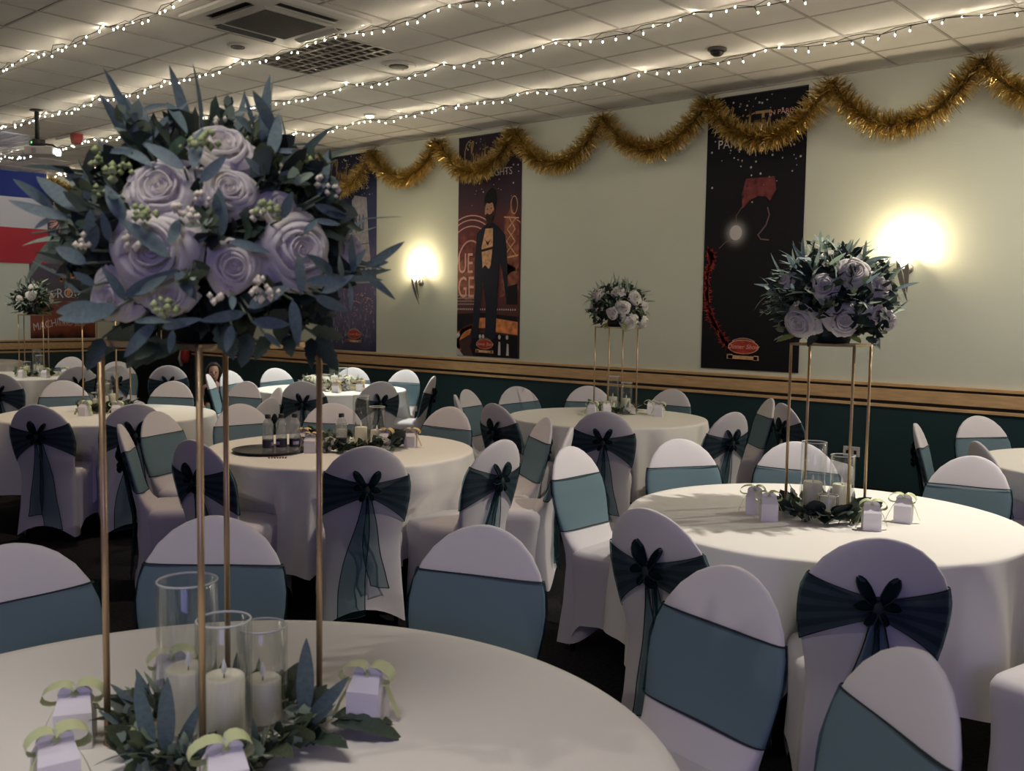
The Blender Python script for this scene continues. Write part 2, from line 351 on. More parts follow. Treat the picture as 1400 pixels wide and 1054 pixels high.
def vent(t):
    for r in (.055, .036, .018):
        m = MB(); m.lathe([(r, -.012), (r, -.022), (r - .009, -.022), (r - .009, -.012)], 20, c0=False, c1=False); m.obj('vent_ring', 'greyplastic', t)
ceil_disc('ceiling_vent', 'small round ringed ceiling vent left of the air conditioner', 'vent', -6.98, 4.50, [(.085, 0), (.085, -.008), (.07, -.014)], 'whiteplastic', None, vent)
def dome(t):
    m = MB(); m.lathe([(.055, -.02), (.05, -.04), (.03, -.055), (.006, -.06)], 20); m.obj('dome', 'black', t)
ceil_disc('smoke_detector', 'grey dome detector on the ceiling above the dark banner', 'detector', -4.05, 6.97, [(.075, 0), (.075, -.016), (.06, -.022)], 'greyplastic', None, dome)
def lamp(t):
    m = MB(); m.lathe([(.042, -.012), (.036, -.03), (.012, -.036)], 20); m.obj('lamp', 'lampglow', t)
ceil_disc('downlight', 'single lit recessed downlight near the garland', 'light', -8.28, 6.97, [(.068, 0), (.068, -.012), (.045, -.02)], 'whiteplastic', None, lamp)

# projector hung on a pole, red beacon
t = thing('projector', 'white ceiling projector hanging on a black pole', 'projector', (-10.985, 4.582, ZC))
m = MB(); m.lathe([(.07, 0), (.07, -.015), (.02, -.02)], 16); m.obj('ceiling_plate', 'black', t)
m = MB(); m.tube([(0, 0, -.01), (0, 0, -.33)], .024, 12); m.obj('pole', 'black', t)
m = MB(); m.box(-.06, .06, -.06, .06, -.39, -.32); m.tube([(.02, .03, -.36), (.10, .12, -.37), (.15, .17, -.42), (.10, .18, -.44)], .012, 6); m.obj('bracket', 'black', t)
m = MB(); m.box(-.012, .012, -.064, -.058, -.365, -.345); g_ = m.obj('indicator', emis('green_led', (.1, 1, .15), 1.5), t, False)
m = MB(); m.rings([[(-.15, -.12, h), (.15, -.12, h), (.15, .12, h), (-.15, .12, h)] for h in (-.49, -.40)]); pb = m.obj('body', 'whiteplastic', t, False, (.04, .04, 0)); pb.rotation_euler = (0, 0, .75)
bv = pb.modifiers.new('bevel', 'BEVEL'); bv.width = .012; bv.segments = 3
m = MB(); m.lathe([(.035, 0), (.035, .03), (.028, .034)], 18); ln = m.obj('lens', emis('projector_lens', (.85, .92, 1), 14), pb, True, (.15, .0, -.45)); ln.rotation_euler = (0, pi / 2, 0)
for k in range(4):
    m = MB(); m.box(-.07, -.02, -.123, -.119, -.475 + .014 * k, -.470 + .014 * k); m.obj('air_slit', 'greyplastic', pb, False)
t = thing('alarm_beacon', 'small dark red box beacon under the ceiling by the projector', 'beacon', (-12.10, 5.52, ZC))
m = MB(); m.rings([[(-a, -a, h), (a, -a, h), (a, a, h), (-a, a, h)] for a, h in ((.055, 0), (.055, -.05), (.045, -.12))]); m.obj('lens', 'red', t, False)
m = MB(); m.box(-.5, -.06, -.03, .03, -.03, 0); m.obj('cable_cover', 'whiteplastic', t, False)

# string lights: cable plus many tiny bulbs, each string one thing
def string_light(y, x0, x1, label, seed, bend=0):
    rn = random.Random(seed); t = thing('string_light', label, 'string lights', (0, y, ZC), 0, 'fairy light strings across the ceiling')
    path = []; n = int((x1 - x0) / .11); b = MB()
    for k in range(n + 1):
        x = x0 + (x1 - x0) * k / n; ph = (x / 1.22) % 1
        z = -.012 - .05 * (1 - (2 * ph - 1) ** 2) + rn.uniform(-.006, .006); path.append((x, bend * (x - x0) + rn.uniform(-.012, .012), z))
    m = MB(); m.tube(path, .0032, 4); m.obj('cable', 'cable', t)
    m = MB(); m.tube([(p[0], p[1] + .015 * sin(i * 1.7), max(p[2] + .004, -.03) if i % 3 else p[2]) for i, p in enumerate(path)], .0028, 4); m.obj('cable', 'cable', t)
    h = MB()
    for k, p in enumerate(path):
        x, yy, z = p; dx = rn.uniform(-.02, .02); dy = rn.uniform(-.025, .025); dz = -rn.uniform(.012, .035) if rn.random() < .72 else rn.uniform(-.002, .006)
        h.tube([(x, yy, z), (x + dx * .7, yy + dy * .7, z + dz * .7)], .0042, 5)
        b.lathe([(.002, .006), (.0046, .002), (.0046, -.004), (.002, -.008)], 6, x + dx, yy + dy, z + dz)
    o = h.obj('bulb_sockets', 'cable', t); o['kind'] = 'stuff'
    o = b.obj('bulbs', 'bulb', t); o['kind'] = 'stuff'
string_light(3.42, -16.1, -5.2, 'string of warm fairy lights nearest the top left corner', 1, .013)
string_light(4.55, -16.1, -2.0, 'string of warm fairy lights running under the louvred light', 2, .022)
string_light(5.62, -16.1, .4, 'string of warm fairy lights passing the white ceiling speaker', 3, .031)
string_light(6.93, -16.1, 1.6, 'string of warm fairy lights closest to the gold garland', 4, .018)

# gold tinsel garlands, one swag after another
def tinsel(parent, P0, P1, sag, seed, n=1900, rad=.145):
    rn = random.Random(seed); P0, P1 = Vector(P0), Vector(P1); path = []
    for k in range(25):
        u = k / 24; p = P0.lerp(P1, u); p.z -= sag * (1 - abs(2 * u - 1) ** 2.1); path.append(p)
    m = MB(); m.tube(path, .02, 6); sw = m.obj('swag', 'tinselcore', parent)
    s = MB()
    for k in range(n):
        u = rn.random() * 24; i = min(int(u), 23); p = path[i].lerp(path[i + 1], u - i); tg = (path[i + 1] - path[i]).normalized()
        a = Vector((rn.gauss(0, 1), rn.gauss(0, 1), rn.gauss(0, 1))); d = (a - tg * a.dot(tg) * .75).normalized(); L = rad * rn.uniform(.6, 1.05)
        e = p + d * L; e.z -= .015 * rn.random(); mid = p + d * L * .55 + Vector((rn.gauss(0, .008), rn.gauss(0, .008), rn.gauss(0, .008)))
        e.z = min(e.z, ZC - .012); mid.z = min(mid.z, ZC - .012); e.y = min(e.y, YW - .03); mid.y = min(mid.y, YW - .03); e.x = max(e.x, XE + .025); mid.x = max(mid.x, XE + .025)
        sd = d.cross(Vector((rn.gauss(0, 1), rn.gauss(0, 1), rn.gauss(0, 1)))).normalized() * rn.uniform(.0022, .0042)
        s.strip([p - sd, mid - sd, e - sd * .5], [p + sd, mid + sd, e + sd * .5])
    o = s.obj('foil_strands', 'tinsel', sw, False); o['kind'] = 'stuff'
g1 = thing('tinsel_garland', 'thick gold tinsel garland swagged along the top of the long wall', 'garland', (0, 0, 0))
for k in range(11):
    x = -12.20 + 1.22 * k; tinsel(g1, (x, YW - .15, 3.60), (x + 1.22, YW - .15, 3.60), .41 + .02 * sin(k * 2.1), 20 + k, 1800 if k < 2 else 3000)
    m = MB(); m.tube([(x, YW, 3.62), (x, YW - .15, 3.62)], .004, 6); m.obj('hook', 'steel', g1)
g2 = thing('tinsel_garland', 'gold tinsel bunch on the end wall beside the flag', 'garland', (0, 0, 0))
tinsel(g2, (XE + .17, 6.85, 3.58), (XE + .17, 7.75, 3.53), .14, 40, 2600, .15); tinsel(g2, (XE + .17, 7.75, 3.53), (XE + .17, 8.20, 3.56), .12, 41, 1200, .14)

# ------------------------------------------------------------------ flat prints
CLIP = [0, 1, 0, 1]
def clip(pts):
    for ax, lim, sg in ((0, CLIP[0], 1), (0, CLIP[1], -1), (1, CLIP[2], 1), (1, CLIP[3], -1)):
        out = []
        for i, p in enumerate(pts):
            q = pts[i - 1]; a, b = (p[ax] - lim) * sg, (q[ax] - lim) * sg
            if (a >= 0) != (b >= 0): t_ = b / (b - a); out.append((q[0] + (p[0] - q[0]) * t_, q[1] + (p[1] - q[1]) * t_))
            if a >= 0: out.append(p)
        pts = out
        if len(pts) < 3: return []
    return pts
def poly(parent, name, pts, mm, fr, lay, label=None):
    """flat printed shape; fr = (origin, u axis, v axis, normal); pts in banner coordinates"""
    O, U, V, Nn = fr; m = MB(); P = [O + U * a + V * b + Nn * (.0012 * lay) for a, b in clip(pts)]
    m.add(P, [tuple(range(len(P)))]); o = m.obj(name, mm, parent, False)
    if label: o['label'] = label
    return o
def polys(parent, name, lst, mm, fr, lay):
    O, U, V, Nn = fr; m = MB()
    for pts in (clip(q) for q in lst):
        if len(pts) > 2: m.add([O + U * a + V * b + Nn * (.0012 * lay) for a, b in pts], [tuple(range(len(pts)))])
    return m.obj(name, mm, parent, False)
def ell(cx, cy, rx, ry, n=20, a0=0, a1=2 * pi): return [(cx + rx * cos(a0 + (a1 - a0) * k / n), cy + ry * sin(a0 + (a1 - a0) * k / n)) for k in range(n if abs(a1 - a0 - 2 * pi) < .01 else n + 1)]
def stroke(pts, w):
    L = []; 
    for (a, b), (c, d) in zip(pts[:-1], pts[1:]):
        l = math.hypot(c - a, d - b) or 1e-6; nx, ny = -(d - b) / l * w / 2, (c - a) / l * w / 2; ex, ey = (c - a) / l * w * .3, (d - b) / l * w * .3
        L.append([(a + nx - ex, b + ny - ey), (a - nx - ex, b - ny - ey), (c - nx + ex, d - ny + ey), (c + nx + ex, d + ny + ey)])
    return L
def arc(cx, cy, rx, ry, a0, a1, w, n=18): return stroke([(cx + rx * cos(a0 + (a1 - a0) * k / n), cy + ry * sin(a0 + (a1 - a0) * k / n)) for k in range(n + 1)], w)
def text(parent, name, s, mm, fr, lay, x, y, size, rot=0, shear=0, center=False, sx=1):
    cu = bpy.data.curves.new(name, 'FONT'); cu.body = s; cu.size = size; cu.shear = shear; cu.resolution_u = 3
    if center: cu.align_x = 'CENTER'
    to = bpy.data.objects.new(name, cu); COL.objects.link(to); dg = bpy.context.evaluated_depsgraph_get(); dg.update()
    me = bpy.data.meshes.new_from_object(to.evaluated_get(dg)); bpy.data.objects.remove(to)
    O, U, V, Nn = fr
    for v in me.vertices:
        a, b = v.co.x * sx, v.co.y; c, d = a * cos(rot) - b * sin(rot) + x, a * sin(rot) + b * cos(rot) + y
        v.co = O + U * c + V * d + Nn * (.0012 * lay)
    me.materials.clear(); me.materials.append(M[mm]); return link(name, me, parent)
SCRIPT = {'C': [[(.30, .78), (.34, .95), (.26, 1.02), (.12, .88), (.03, .6), (.02, .3), (.10, .1), (.24, .1), (.36, .22)]],
 'h': [[(0, .05), (.10, .5), (.20, .95), (.14, 1.0), (.08, .8), (.06, .1), (.12, .4), (.20, .5), (.22, .1), (.30, .1)]],
 'r': [[(0, .1), (.08, .45), (.12, .5), (.10, .42), (.18, .42), (.17, .15), (.24, .1)]], 'i': [[(0, .1), (.06, .45), (.06, .12), (.12, .1)], [(.08, .62), (.10, .66)]],
 's': [[(0, .1), (.10, .5), (.13, .35), (.13, .12), (.05, .08), (.2, .12)]], 't': [[(0, .1), (.10, .85), (.07, .15), (.16, .1)], [(-.05, .60), (.24, .68)]],
 'm': [[(0, .1), (.04, .48), (.06, .1), (.13, .48), (.15, .1), (.22, .48), (.24, .12), (.3, .1)]], 'a': [[(.18, .45), (.06, .45), (.02, .2), (.1, .08), (.18, .45), (.18, .1), (.26, .1)]]}
def script(parent, fr, lay, x, y, size, mm):
    L = []
    for ch in 'Christmas':
        wd = 0
        for st in SCRIPT[ch]:
            L += stroke([(x + a * size, y + b * size) for a, b in st], size * .055); wd = max(wd, max(a for a, b in st))
        x += wd * size * .92
    return polys(parent, 'script_lettering', L, mm, fr, lay)
def snow(parent, fr, W_, z0, z1, n, seed, lay=2):
    rn = random.Random(seed); L = []
    for k in range(n):
        r = rn.choice([.005, .006, .008, .011]); L.append(ell(rn.uniform(.03, W_ - .03), z0 + (z1 - z0) * rn.random() ** .6, r, r, 6))
    o = polys(parent, 'printed_snow', L, 'printwhite', fr, lay); o['kind'] = 'stuff'
def logo(parent, fr, cx, cy, s=1.0):
    poly(parent, 'logo_oval', ell(cx, cy, .16 * s, .068 * s, 28), 'printtan', fr, 8); poly(parent, 'logo_oval', ell(cx, cy, .152 * s, .061 * s, 28), 'printred', fr, 9)
    text(parent, 'logo_lettering', 'Dinner Show', 'printpink', fr, 10, cx, cy - .018 * s, .062 * s, 0, .25, True)
    polys(parent, 'logo_arc', arc(cx, cy, .15 * s, .082 * s, .7, 2.44, .010 * s), 'printpink', fr, 9)
    polys(parent, 'logo_ribbon', [[(cx - .16 * s, cy - .115 * s), (cx + .15 * s, cy - .12 * s), (cx + .15 * s, cy - .088 * s), (cx - .16 * s, cy - .08 * s)], [(cx - .17 * s, cy - .118 * s), (cx - .11 * s, cy - .118 * s), (cx - .11 * s, cy - .072 * s), (cx - .17 * s, cy - .072 * s)], [(cx + .11 * s, cy - .124 * s), (cx + .165 * s, cy - .124 * s), (cx + .165 * s, cy - .08 * s), (cx + .11 * s, cy - .08 * s)]], 'printtan', fr, 9)
def banner(x0, x1, z0, z1, stops, label, noise=.1):
    t = thing('wall_banner', label, 'banner', ((x0 + x1) / 2, YW - .004, (z0 + z1) / 2))
    m = MB(); nx, nz = 10, 26; W_, H_ = x1 - x0, z1 - z0; rn = random.Random(x0)
    rows = [[(-W_ / 2 + W_ * i / nx, -.004 - .0012 * sin(i * 1.3 + k * .21), -H_ / 2 + H_ * k / nz) for i in range(nx + 1)] for k in range(nz + 1)]
    m.grid(rows); m.grid([[(p[0], .002, p[2]) for p in r][::-1] for r in rows]); m.obj('banner_cloth', ramp_z('banner_print', stops, -H_ / 2, H_ / 2, noise), t)
    CLIP[:] = [.004, W_ - .004, .004, H_ - .004]
    fr = (Vector((-W_ / 2, -.0065, -H_ / 2)), Vector((1, 0, 0)), Vector((0, 0, 1)), Vector((0, -1, 0)))
    m = MB(); m.tube([(-W_ / 2, -.001, H_ / 2), (W_ / 2, -.001, H_ / 2)], .006, 8); m.obj('hanging_rod', 'black', t)
    return t, fr, W_, H_
# left banner: floodlit twin-towered church by the water, at night
t, fr, W_, H_ = banner(-10.85, -9.82, 1.03, 3.63, [(0, (.05, .05, .10)), (.2, (.16, .15, .24)), (.42, (.18, .16, .28)), (.6, (.07, .08, .17)), (.86, (.04, .045, .10)), (1, (.012, .014, .03))], 'night blue wall banner of a floodlit twin-towered church')
TW = [[(.10, .9), (.10, 1.72), (.14, 1.80), (.34, 1.78), (.36, 1.60), (.36, .9)], [(.36, .9), (.36, 1.55), (.56, 1.58), (.56, .9)], [(.56, .9), (.54, 2.0), (.60, 2.06), (.84, 2.02), (.88, 1.5), (.94, 1.1), (.97, .9)]]
polys(t, 'printed_church', TW, 'printstone', fr, 2)
W2 = []
for a in (.15, .20, .25, .62, .69, .76):
    b = 1.55 if a < .5 else 1.74; W2 += [[(a, b - .18), (a + .022, b - .18), (a + .022, b + .04), (a + .011, b + .08), (a, b + .04)]]
for a in (.2, .66): W2.append(ell(a, 1.18, .05, .06, 14))
for k in range(9): W2.append([(.10 + .095 * k, 1.03), (.14 + .095 * k, 1.03), (.14 + .095 * k, 1.09), (.10 + .095 * k, 1.09)])
W2.append([(.1, 1.38), (.95, 1.42), (.95, 1.43), (.1, 1.39)]); W2.append(ell(.46, 1.36, .06, .08, 16))
polys(t, 'printed_windows', W2, 'printshade', fr, 3)
rn = random.Random(5); L = []
for k in range(170):
    a, b = rn.uniform(.02, W_ - .03), rn.uniform(.08, .86); L.append([(a, b), (a + rn.uniform(.004, .03), b), (a + .01, b + rn.uniform(.02, .10)), (a, b + .02)])
o = polys(t, 'printed_reflections', L, 'printlilac', fr, 3); o['kind'] = 'stuff'
L = [];
for k in range(40): a, b = rn.uniform(.5, W_ - .05), rn.uniform(.45, .80); L.append(ell(a, b, rn.uniform(.006, .02), .008, 6))
o = polys(t, 'printed_lamps', L, 'printpink', fr, 4); o['kind'] = 'stuff'
script(t, fr, 4, .10, 2.27, .27, 'printgold'); text(t, 'capital_lettering', 'PARTY NIGHTS', 'printwhite', fr, 4, .10, 2.13, .12, sx=.95); snow(t, fr, W_, 2.0, 2.58, 60, 3); logo(t, fr, .60, .22, .9)
# middle banner: a bearded man in evening dress on a theatre stage
t, fr, W_, H_ = banner(-8.32, -7.32, 1.045, 3.63, [(0, (.07, .04, .04)), (.18, (.09, .035, .035)), (.4, (.20, .055, .05)), (.58, (.14, .045, .05)), (.72, (.065, .038, .052)), (1, (.026, .02, .032))], 'maroon theatre banner of a bearded man in evening dress')
polys(t, 'printed_arch', [ell(.20, .85, .42, .62, 24, 0, pi)], 'printmaroon', fr, 1)
L = []
for r in (.40, .47, .52): L += arc(.22, 1.12, r, r * 1.05, .15, 2.7, .014)
L += arc(.22, 1.05, .22, .32, .1, 3.0, .02) + arc(.92, 1.30, .16, .28, .3, 3.0, .012)
polys(t, 'printed_arch_lights', L, 'printpink', fr, 2)
polys(t, 'printed_disc', [ell(.20, .92, .24, .26, 26)], 'printbrown', fr, 3); polys(t, 'printed_panel', [[(.72, 1.0), (.98, 1.0), (.98, 1.5), (.86, 1.75), (.76, 1.6)], [(.70, .70), (.98, .78), (.98, 1.02), (.72, 1.12)]], 'printbrown', fr, 3)
polys(t, 'printed_scrolls', stroke([(.78, 1.20), (.92, 1.34), (.80, 1.48), (.93, 1.60)], .014) + stroke([(.94, 1.18), (.79, 1.34), (.92, 1.48), (.82, 1.62)], .012) + stroke([(.76, 1.15), (.97, 1.18)], .02) + stroke([(.75, 1.62), (.97, 1.60)], .014) + arc(.93, .88, .16, .14, 1.5, 3.4, .04) + arc(.9, 1.75, .05, .1, 0, 6.2, .01), 'printtan', fr, 4)
polys(t, 'printed_window', [[(.80, .62), (.97, .62), (.97, .86), (.80, .82)]], 'printblack', fr, 4)
for b, s_ in ((1.03, .34), (.74, .36)): text(t, 'capital_lettering', 'UE' if b > 1 else 'GE', 'printpink', fr, 5, .01, b - .04, s_, sx=.62)
polys(t, 'printed_stage', [[(0, .30), (.55, .40), (.98, .30), (.98, .48), (.4, .52), (0, .50)]], 'printblack', fr, 3)
polys(t, 'printed_floor', [[(.62, .30), (.98, .27), (.98, .42), (.62, .46)], [(.36, .34), (.5, .34), (.5, .46), (.38, .46)], [(0, .16), (.22, .26), (.26, .36), (0, .28)]], 'printorange', fr, 4)
polys(t, 'printed_floor_curve', arc(.32, .16, .30, .20, 1.6, 3.6, .05), 'printorange', fr, 4)
polys(t, 'printed_light', [[(0, .0), (.12, .0), (.05, .07), (0, .10)], [(0, .2), (.06, .24), (.05, .28), (0, .26)], [(.68, .03), (.72, .03), (.715, .18), (.69, .19)], [(.81, .03), (.85, .03), (.845, .16), (.82, .17)]] , 'printwhite', fr, 5)
polys(t, 'printed_black_floor', [[(.28, .0), (.98, .0), (.98, .26), (.30, .28), (.22, .12)]], 'printblack', fr, 3)
L = [ell(.02 + .034 * k, .56, .009, .012, 8) for k in range(28)] + [ell(a, .24, .02, .026, 12) for a in (.39, .44, .70, .82)]
for r in range(4): L += [ell(.015 + .022 * k, .62 + .035 * r, .005, .009, 6) for k in range(13)]
o = polys(t, 'printed_bulbs', L, 'printwhite', fr, 5); o['kind'] = 'stuff'
MAN = [(.24, .18), (.30, .22), (.36, .22), (.39, .60), (.43, .88), (.48, .60), (.47, .22), (.55, .18), (.64, .24), (.66, .80), (.69, 1.10), (.73, 1.02), (.79, .70), (.83, .70), (.80, 1.25), (.77, 1.42), (.66, 1.52), (.58, 1.56), (.48, 1.56), (.42, 1.52), (.32, 1.45), (.29, 1.1), (.30, .8), (.28, .5)]
polys(t, 'printed_tailcoat', [MAN], 'printnavy', fr, 6)
polys(t, 'printed_waistcoat', [[(.42, 1.04), (.46, 1.08), (.52, 1.03), (.55, 1.07), (.58, 1.30), (.58, 1.50), (.46, 1.50), (.40, 1.28)]], 'printtan', fr, 7)
polys(t, 'printed_cummerbund', [[(.40, 1.23), (.58, 1.26), (.58, 1.29), (.40, 1.26)], [(.45, 1.38), (.50, 1.30), (.55, 1.38), (.50, 1.34)]], 'printbeard', fr, 8)
polys(t, 'printed_face', [ell(.52, 1.70, .075, .115, 20)], 'printskin', fr, 7)
polys(t, 'printed_beard', [[(.455, 1.66), (.49, 1.675), (.52, 1.66), (.56, 1.675), (.59, 1.72), (.585, 1.62), (.54, 1.555), (.50, 1.555), (.465, 1.60)]], 'printbeard', fr, 8)
polys(t, 'printed_hair', [[(.44, 1.76), (.46, 1.80), (.52, 1.785), (.57, 1.80), (.595, 1.72), (.63, 1.82), (.62, 1.93), (.55, 1.97), (.47, 1.91), (.44, 1.86)]], 'printblack', fr, 8)
polys(t, 'printed_eyes', [ell(.49, 1.725, .012, .007, 8), ell(.55, 1.73, .012, .007, 8)], 'printblack', fr, 8)
polys(t, 'printed_bow_tie', [[(.45, 1.545), (.50, 1.53), (.56, 1.545), (.56, 1.50), (.50, 1.515), (.45, 1.50)]], 'printblack', fr, 8)
script(t, fr, 4, .10, 2.25, .28, 'printgold'); text(t, 'capital_lettering', 'PARTY NIGHTS', 'printwhite', fr, 4, .10, 2.10, .118, sx=.95); snow(t, fr, W_, 1.75, 2.56, 70, 8); logo(t, fr, .47, .15, .85)
# right banner: backlit woman in a feather boa
t, fr, W_, H_ = banner(-4.945, -3.93, 1.06, 3.64, [(0, (.008, .007, .010)), (.5, (.014, .012, .016)), (1, (.011, .010, .015))], 'nearly black banner of a backlit figure with red feathers', .02)
for k in range(7):
    c = .02 + .32 * (k / 6) ** 2.2; r = .17 - .10 * (k / 6); mm = mat('print_halo_%d' % k, (c, c * .93, c * .92), .75, spec=.2); polys(t, 'printed_spotlight_halo', [ell(.34, 1.30, r, r * 1.06, 28)], mm, fr, 1 + .2 * k)
polys(t, 'printed_spotlight', [ell(.34, 1.30, .064, .070, 24)], 'printwhite', fr, 3)
rn = random.Random(12); L = []
def feather(path, w):
    for k in range(len(path) - 1):
        for j in range(42):
            u = rn.random(); a = path[k][0] + (path[k + 1][0] - path[k][0]) * u; b = path[k][1] + (path[k + 1][1] - path[k][1]) * u
            th = rn.uniform(0, 2 * pi); l = w * rn.uniform(.5, 1.1); a2, b2 = max(.004, a + l * cos(th)), b + l * sin(th); L.append([(a, b - .012), (a2, b2), (a + .016, b + .012)])
feather([(.05, 1.12), (.10, 1.10), (.05, .95), (.04, .75), (.07, .55), (.14, .42), (.22, .30), (.30, .22)], .075)
o = polys(t, 'printed_feathers', L, 'printred', fr, 3); o['kind'] = 'stuff'
polys(t, 'printed_headdress', [[(.40, 1.52), (.39, 1.66), (.43, 1.80), (.72, 1.80), (.74, 1.68), (.68, 1.58), (.64, 1.62), (.56, 1.63), (.48, 1.60)]], 'printmaroon', fr, 2)
for q_ in (stroke([(.66, 1.52), (.68, 1.45), (.65, 1.36), (.60, 1.30), (.57, 1.27), (.60, 1.23), (.68, 1.22)], .012), stroke([(.34, 1.38), (.34, 1.46), (.40, 1.54)], .006), stroke([(.17, 1.16), (.24, 1.22), (.32, 1.23)], .007)): polys(t, 'printed_rim_light', q_, 'printrim', fr, 3)
script(t, fr, 4, .14, 2.22, .26, 'printgold'); text(t, 'capital_lettering', 'T', 'printgold', fr, 4, .50, 2.22, .28); text(t, 'capital_lettering', 'IN PARIS', 'printpink', fr, 4, .64, 2.36, .06, sx=1.1)
text(t, 'capital_lettering', 'PARTY NIGHTS', 'printwhite', fr, 4, .12, 2.10, .118, sx=.95); snow(t, fr, W_, 1.55, 2.56, 90, 15); logo(t, fr, .46, .22)
# end wall poster and flag
ex = XE + .006
t = thing('wall_poster', 'dark poster with firework and burning tower on the end wall', 'poster', (ex, 7.14, 2.3))
m = MB(); m.box(-.003, .003, -.53, .53, -1.26, 1.2); m.obj('poster_sheet', ramp_z('poster_print', [(0, (.015, .012, .02)), (.07, (.30, .08, .04)), (.2, (.22, .07, .05)), (.3, (.10, .08, .10)), (.6, (.14, .12, .16)), (1, (.02, .02, .04))], -1.26, 1.2, .1), t, False)
CLIP[:] = [.004, 1.056, .004, 2.45]
fr = (Vector((.0045, -.53, -1.26)), Vector((0, 1, 0)), Vector((0, 0, 1)), Vector((1, 0, 0)))
L = []; rn = random.Random(2)
for k in range(34):
    a = rn.uniform(0, 2 * pi); r0, r1 = rn.uniform(.04, .12), rn.uniform(.18, .36); L += stroke([(.52 + r0 * cos(a), 1.92 + r0 * sin(a)), (.52 + r1 * cos(a), 1.92 + r1 * sin(a))], .016)
o = polys(t, 'printed_firework', L, 'printpink', fr, 1); o['kind'] = 'stuff'
L = []
for k in range(40): a, b = rn.gauss(.62, .09), rn.gauss(1.12, .13); L.append(ell(a, b, .03, .035, 7))
polys(t, 'printed_flames', L, 'printorange', fr, 1); polys(t, 'printed_tower', [[(.58, .70), (.66, 1.3), (.70, 1.3), (.86, .70), (.78, .70), (.70, .95), (.64, .70)]], 'printorange', fr, 2)
text(t, 'capital_lettering', 'ROUT', 'printwhite', fr, 3, .42, .66, .22, .05, sx=.9); text(t, 'capital_lettering', 'MACHINE', 'printwhite', fr, 3, .04, .12, .17, .22, .1, sx=.8); text(t, 'capital_lettering', 'Dinner Show', 'printpink', fr, 3, .45, .20, .08, 0, .25)
t = thing('flag', 'blue, white and red striped flag hung on the end wall', 'flag', (XE + .03, 5.4, 3.0))
fz = [(.28, .77, 'flagblue', 'blue_stripe'), (-.20, .28, 'flagwhite', 'white_stripe'), (-.76, -.20, 'flagred', 'red_stripe')]
for a, b, mm, nm in fz:
    m = MB(); yy = [-1.55 + 3.05 * i / 30 for i in range(31)]
    def fx(y, z): return .012 * sin(y * 5 + z) + .008 * sin(y * 11 + 2 * z) + .004 * sin(z * 14)
    rows = [[(fx(y, a + (b - a) * k / 8), y, a + (b - a) * k / 8) for y in yy] for k in range(9)]
    m.grid(rows); m.grid([[(p[0] - .003, p[1], p[2]) for p in r][::-1] for r in rows]); m.obj(nm, mm, t)
# black double door in the long wall next to the corner, sockets
t = struct(thing('door_1', 'black double door in the long wall beside the corner', None, (-15.28, YW, 0)))
m = MB(); m.box(-.92, -.84, -.05, 0, 0, 2.10); m.box(.84, .92, -.05, 0, 0, 2.10); m.box(-.92, .92, -.05, 0, 2.02, 2.10); m.obj('door_frame', 'black', t, False)
for s_ in (-1, 1):
    m = MB(); m.box(min(s_ * .005, s_ * .84), max(s_ * .005, s_ * .84), -.045, -.005, 0, 2.02); d = m.obj('door_leaf', 'black', t, False)
    m = MB(); m.tube([(s_ * .08, -.045, .9), (s_ * .08, -.09, .92), (s_ * .08, -.09, 1.18), (s_ * .08, -.045, 1.2)], .012, 8); m.obj('handle', 'steel', d)
t = thing('hanging_scarf', 'red and white cloth hanging on the black door frame', 'cloth', (-14.50, YW - .075, .86))
m = MB(); m.tube([(.06, .005, .12), (.07, -.02, .02), (.06, -.02, -.12), (.05, -.01, -.18)], [.03, .07, .075, .05], 10); m.obj('red_fold', 'redcloth', t)
m = MB(); m.tube([(-.02, 0, .13), (-.05, -.02, 0), (-.08, -.02, -.12), (-.06, -.02, -.24)], [.015, .03, .045, .02], 8); m.obj('white_fold', 'whiteplastic', t)
m = MB(); m.lathe([(.008, 0), (.008, .05)], 8, .03, .0, .11); m.obj('hook', 'steel', t)
def socket(x, z, label):
    t = thing('wall_socket', label, 'socket', (x, YW - .012, z)); m = MB(); m.box(-.075, .075, -.01, 0, -.045, .045); o = m.obj('face_plate', 'whiteplastic', t, False); bv = o.modifiers.new('b', 'BEVEL'); bv.width = .004
    for s_ in (-1, 1):
        m = MB(); m.box(s_ * .036 - .012, s_ * .036 + .012, -.0115, -.009, -.02, .012); m.obj('pin_slots', 'black', t, False)
        m = MB(); m.box(s_ * .022 - .006, s_ * .022 + .006, -.014, -.009, .022, .036); m.obj('rocker_switch', 'whiteplastic', t, False)
socket(-3.40, .395, 'white double wall socket behind the right table flowers'); socket(-9.085, .352, 'white wall socket by the brightly lit far table')

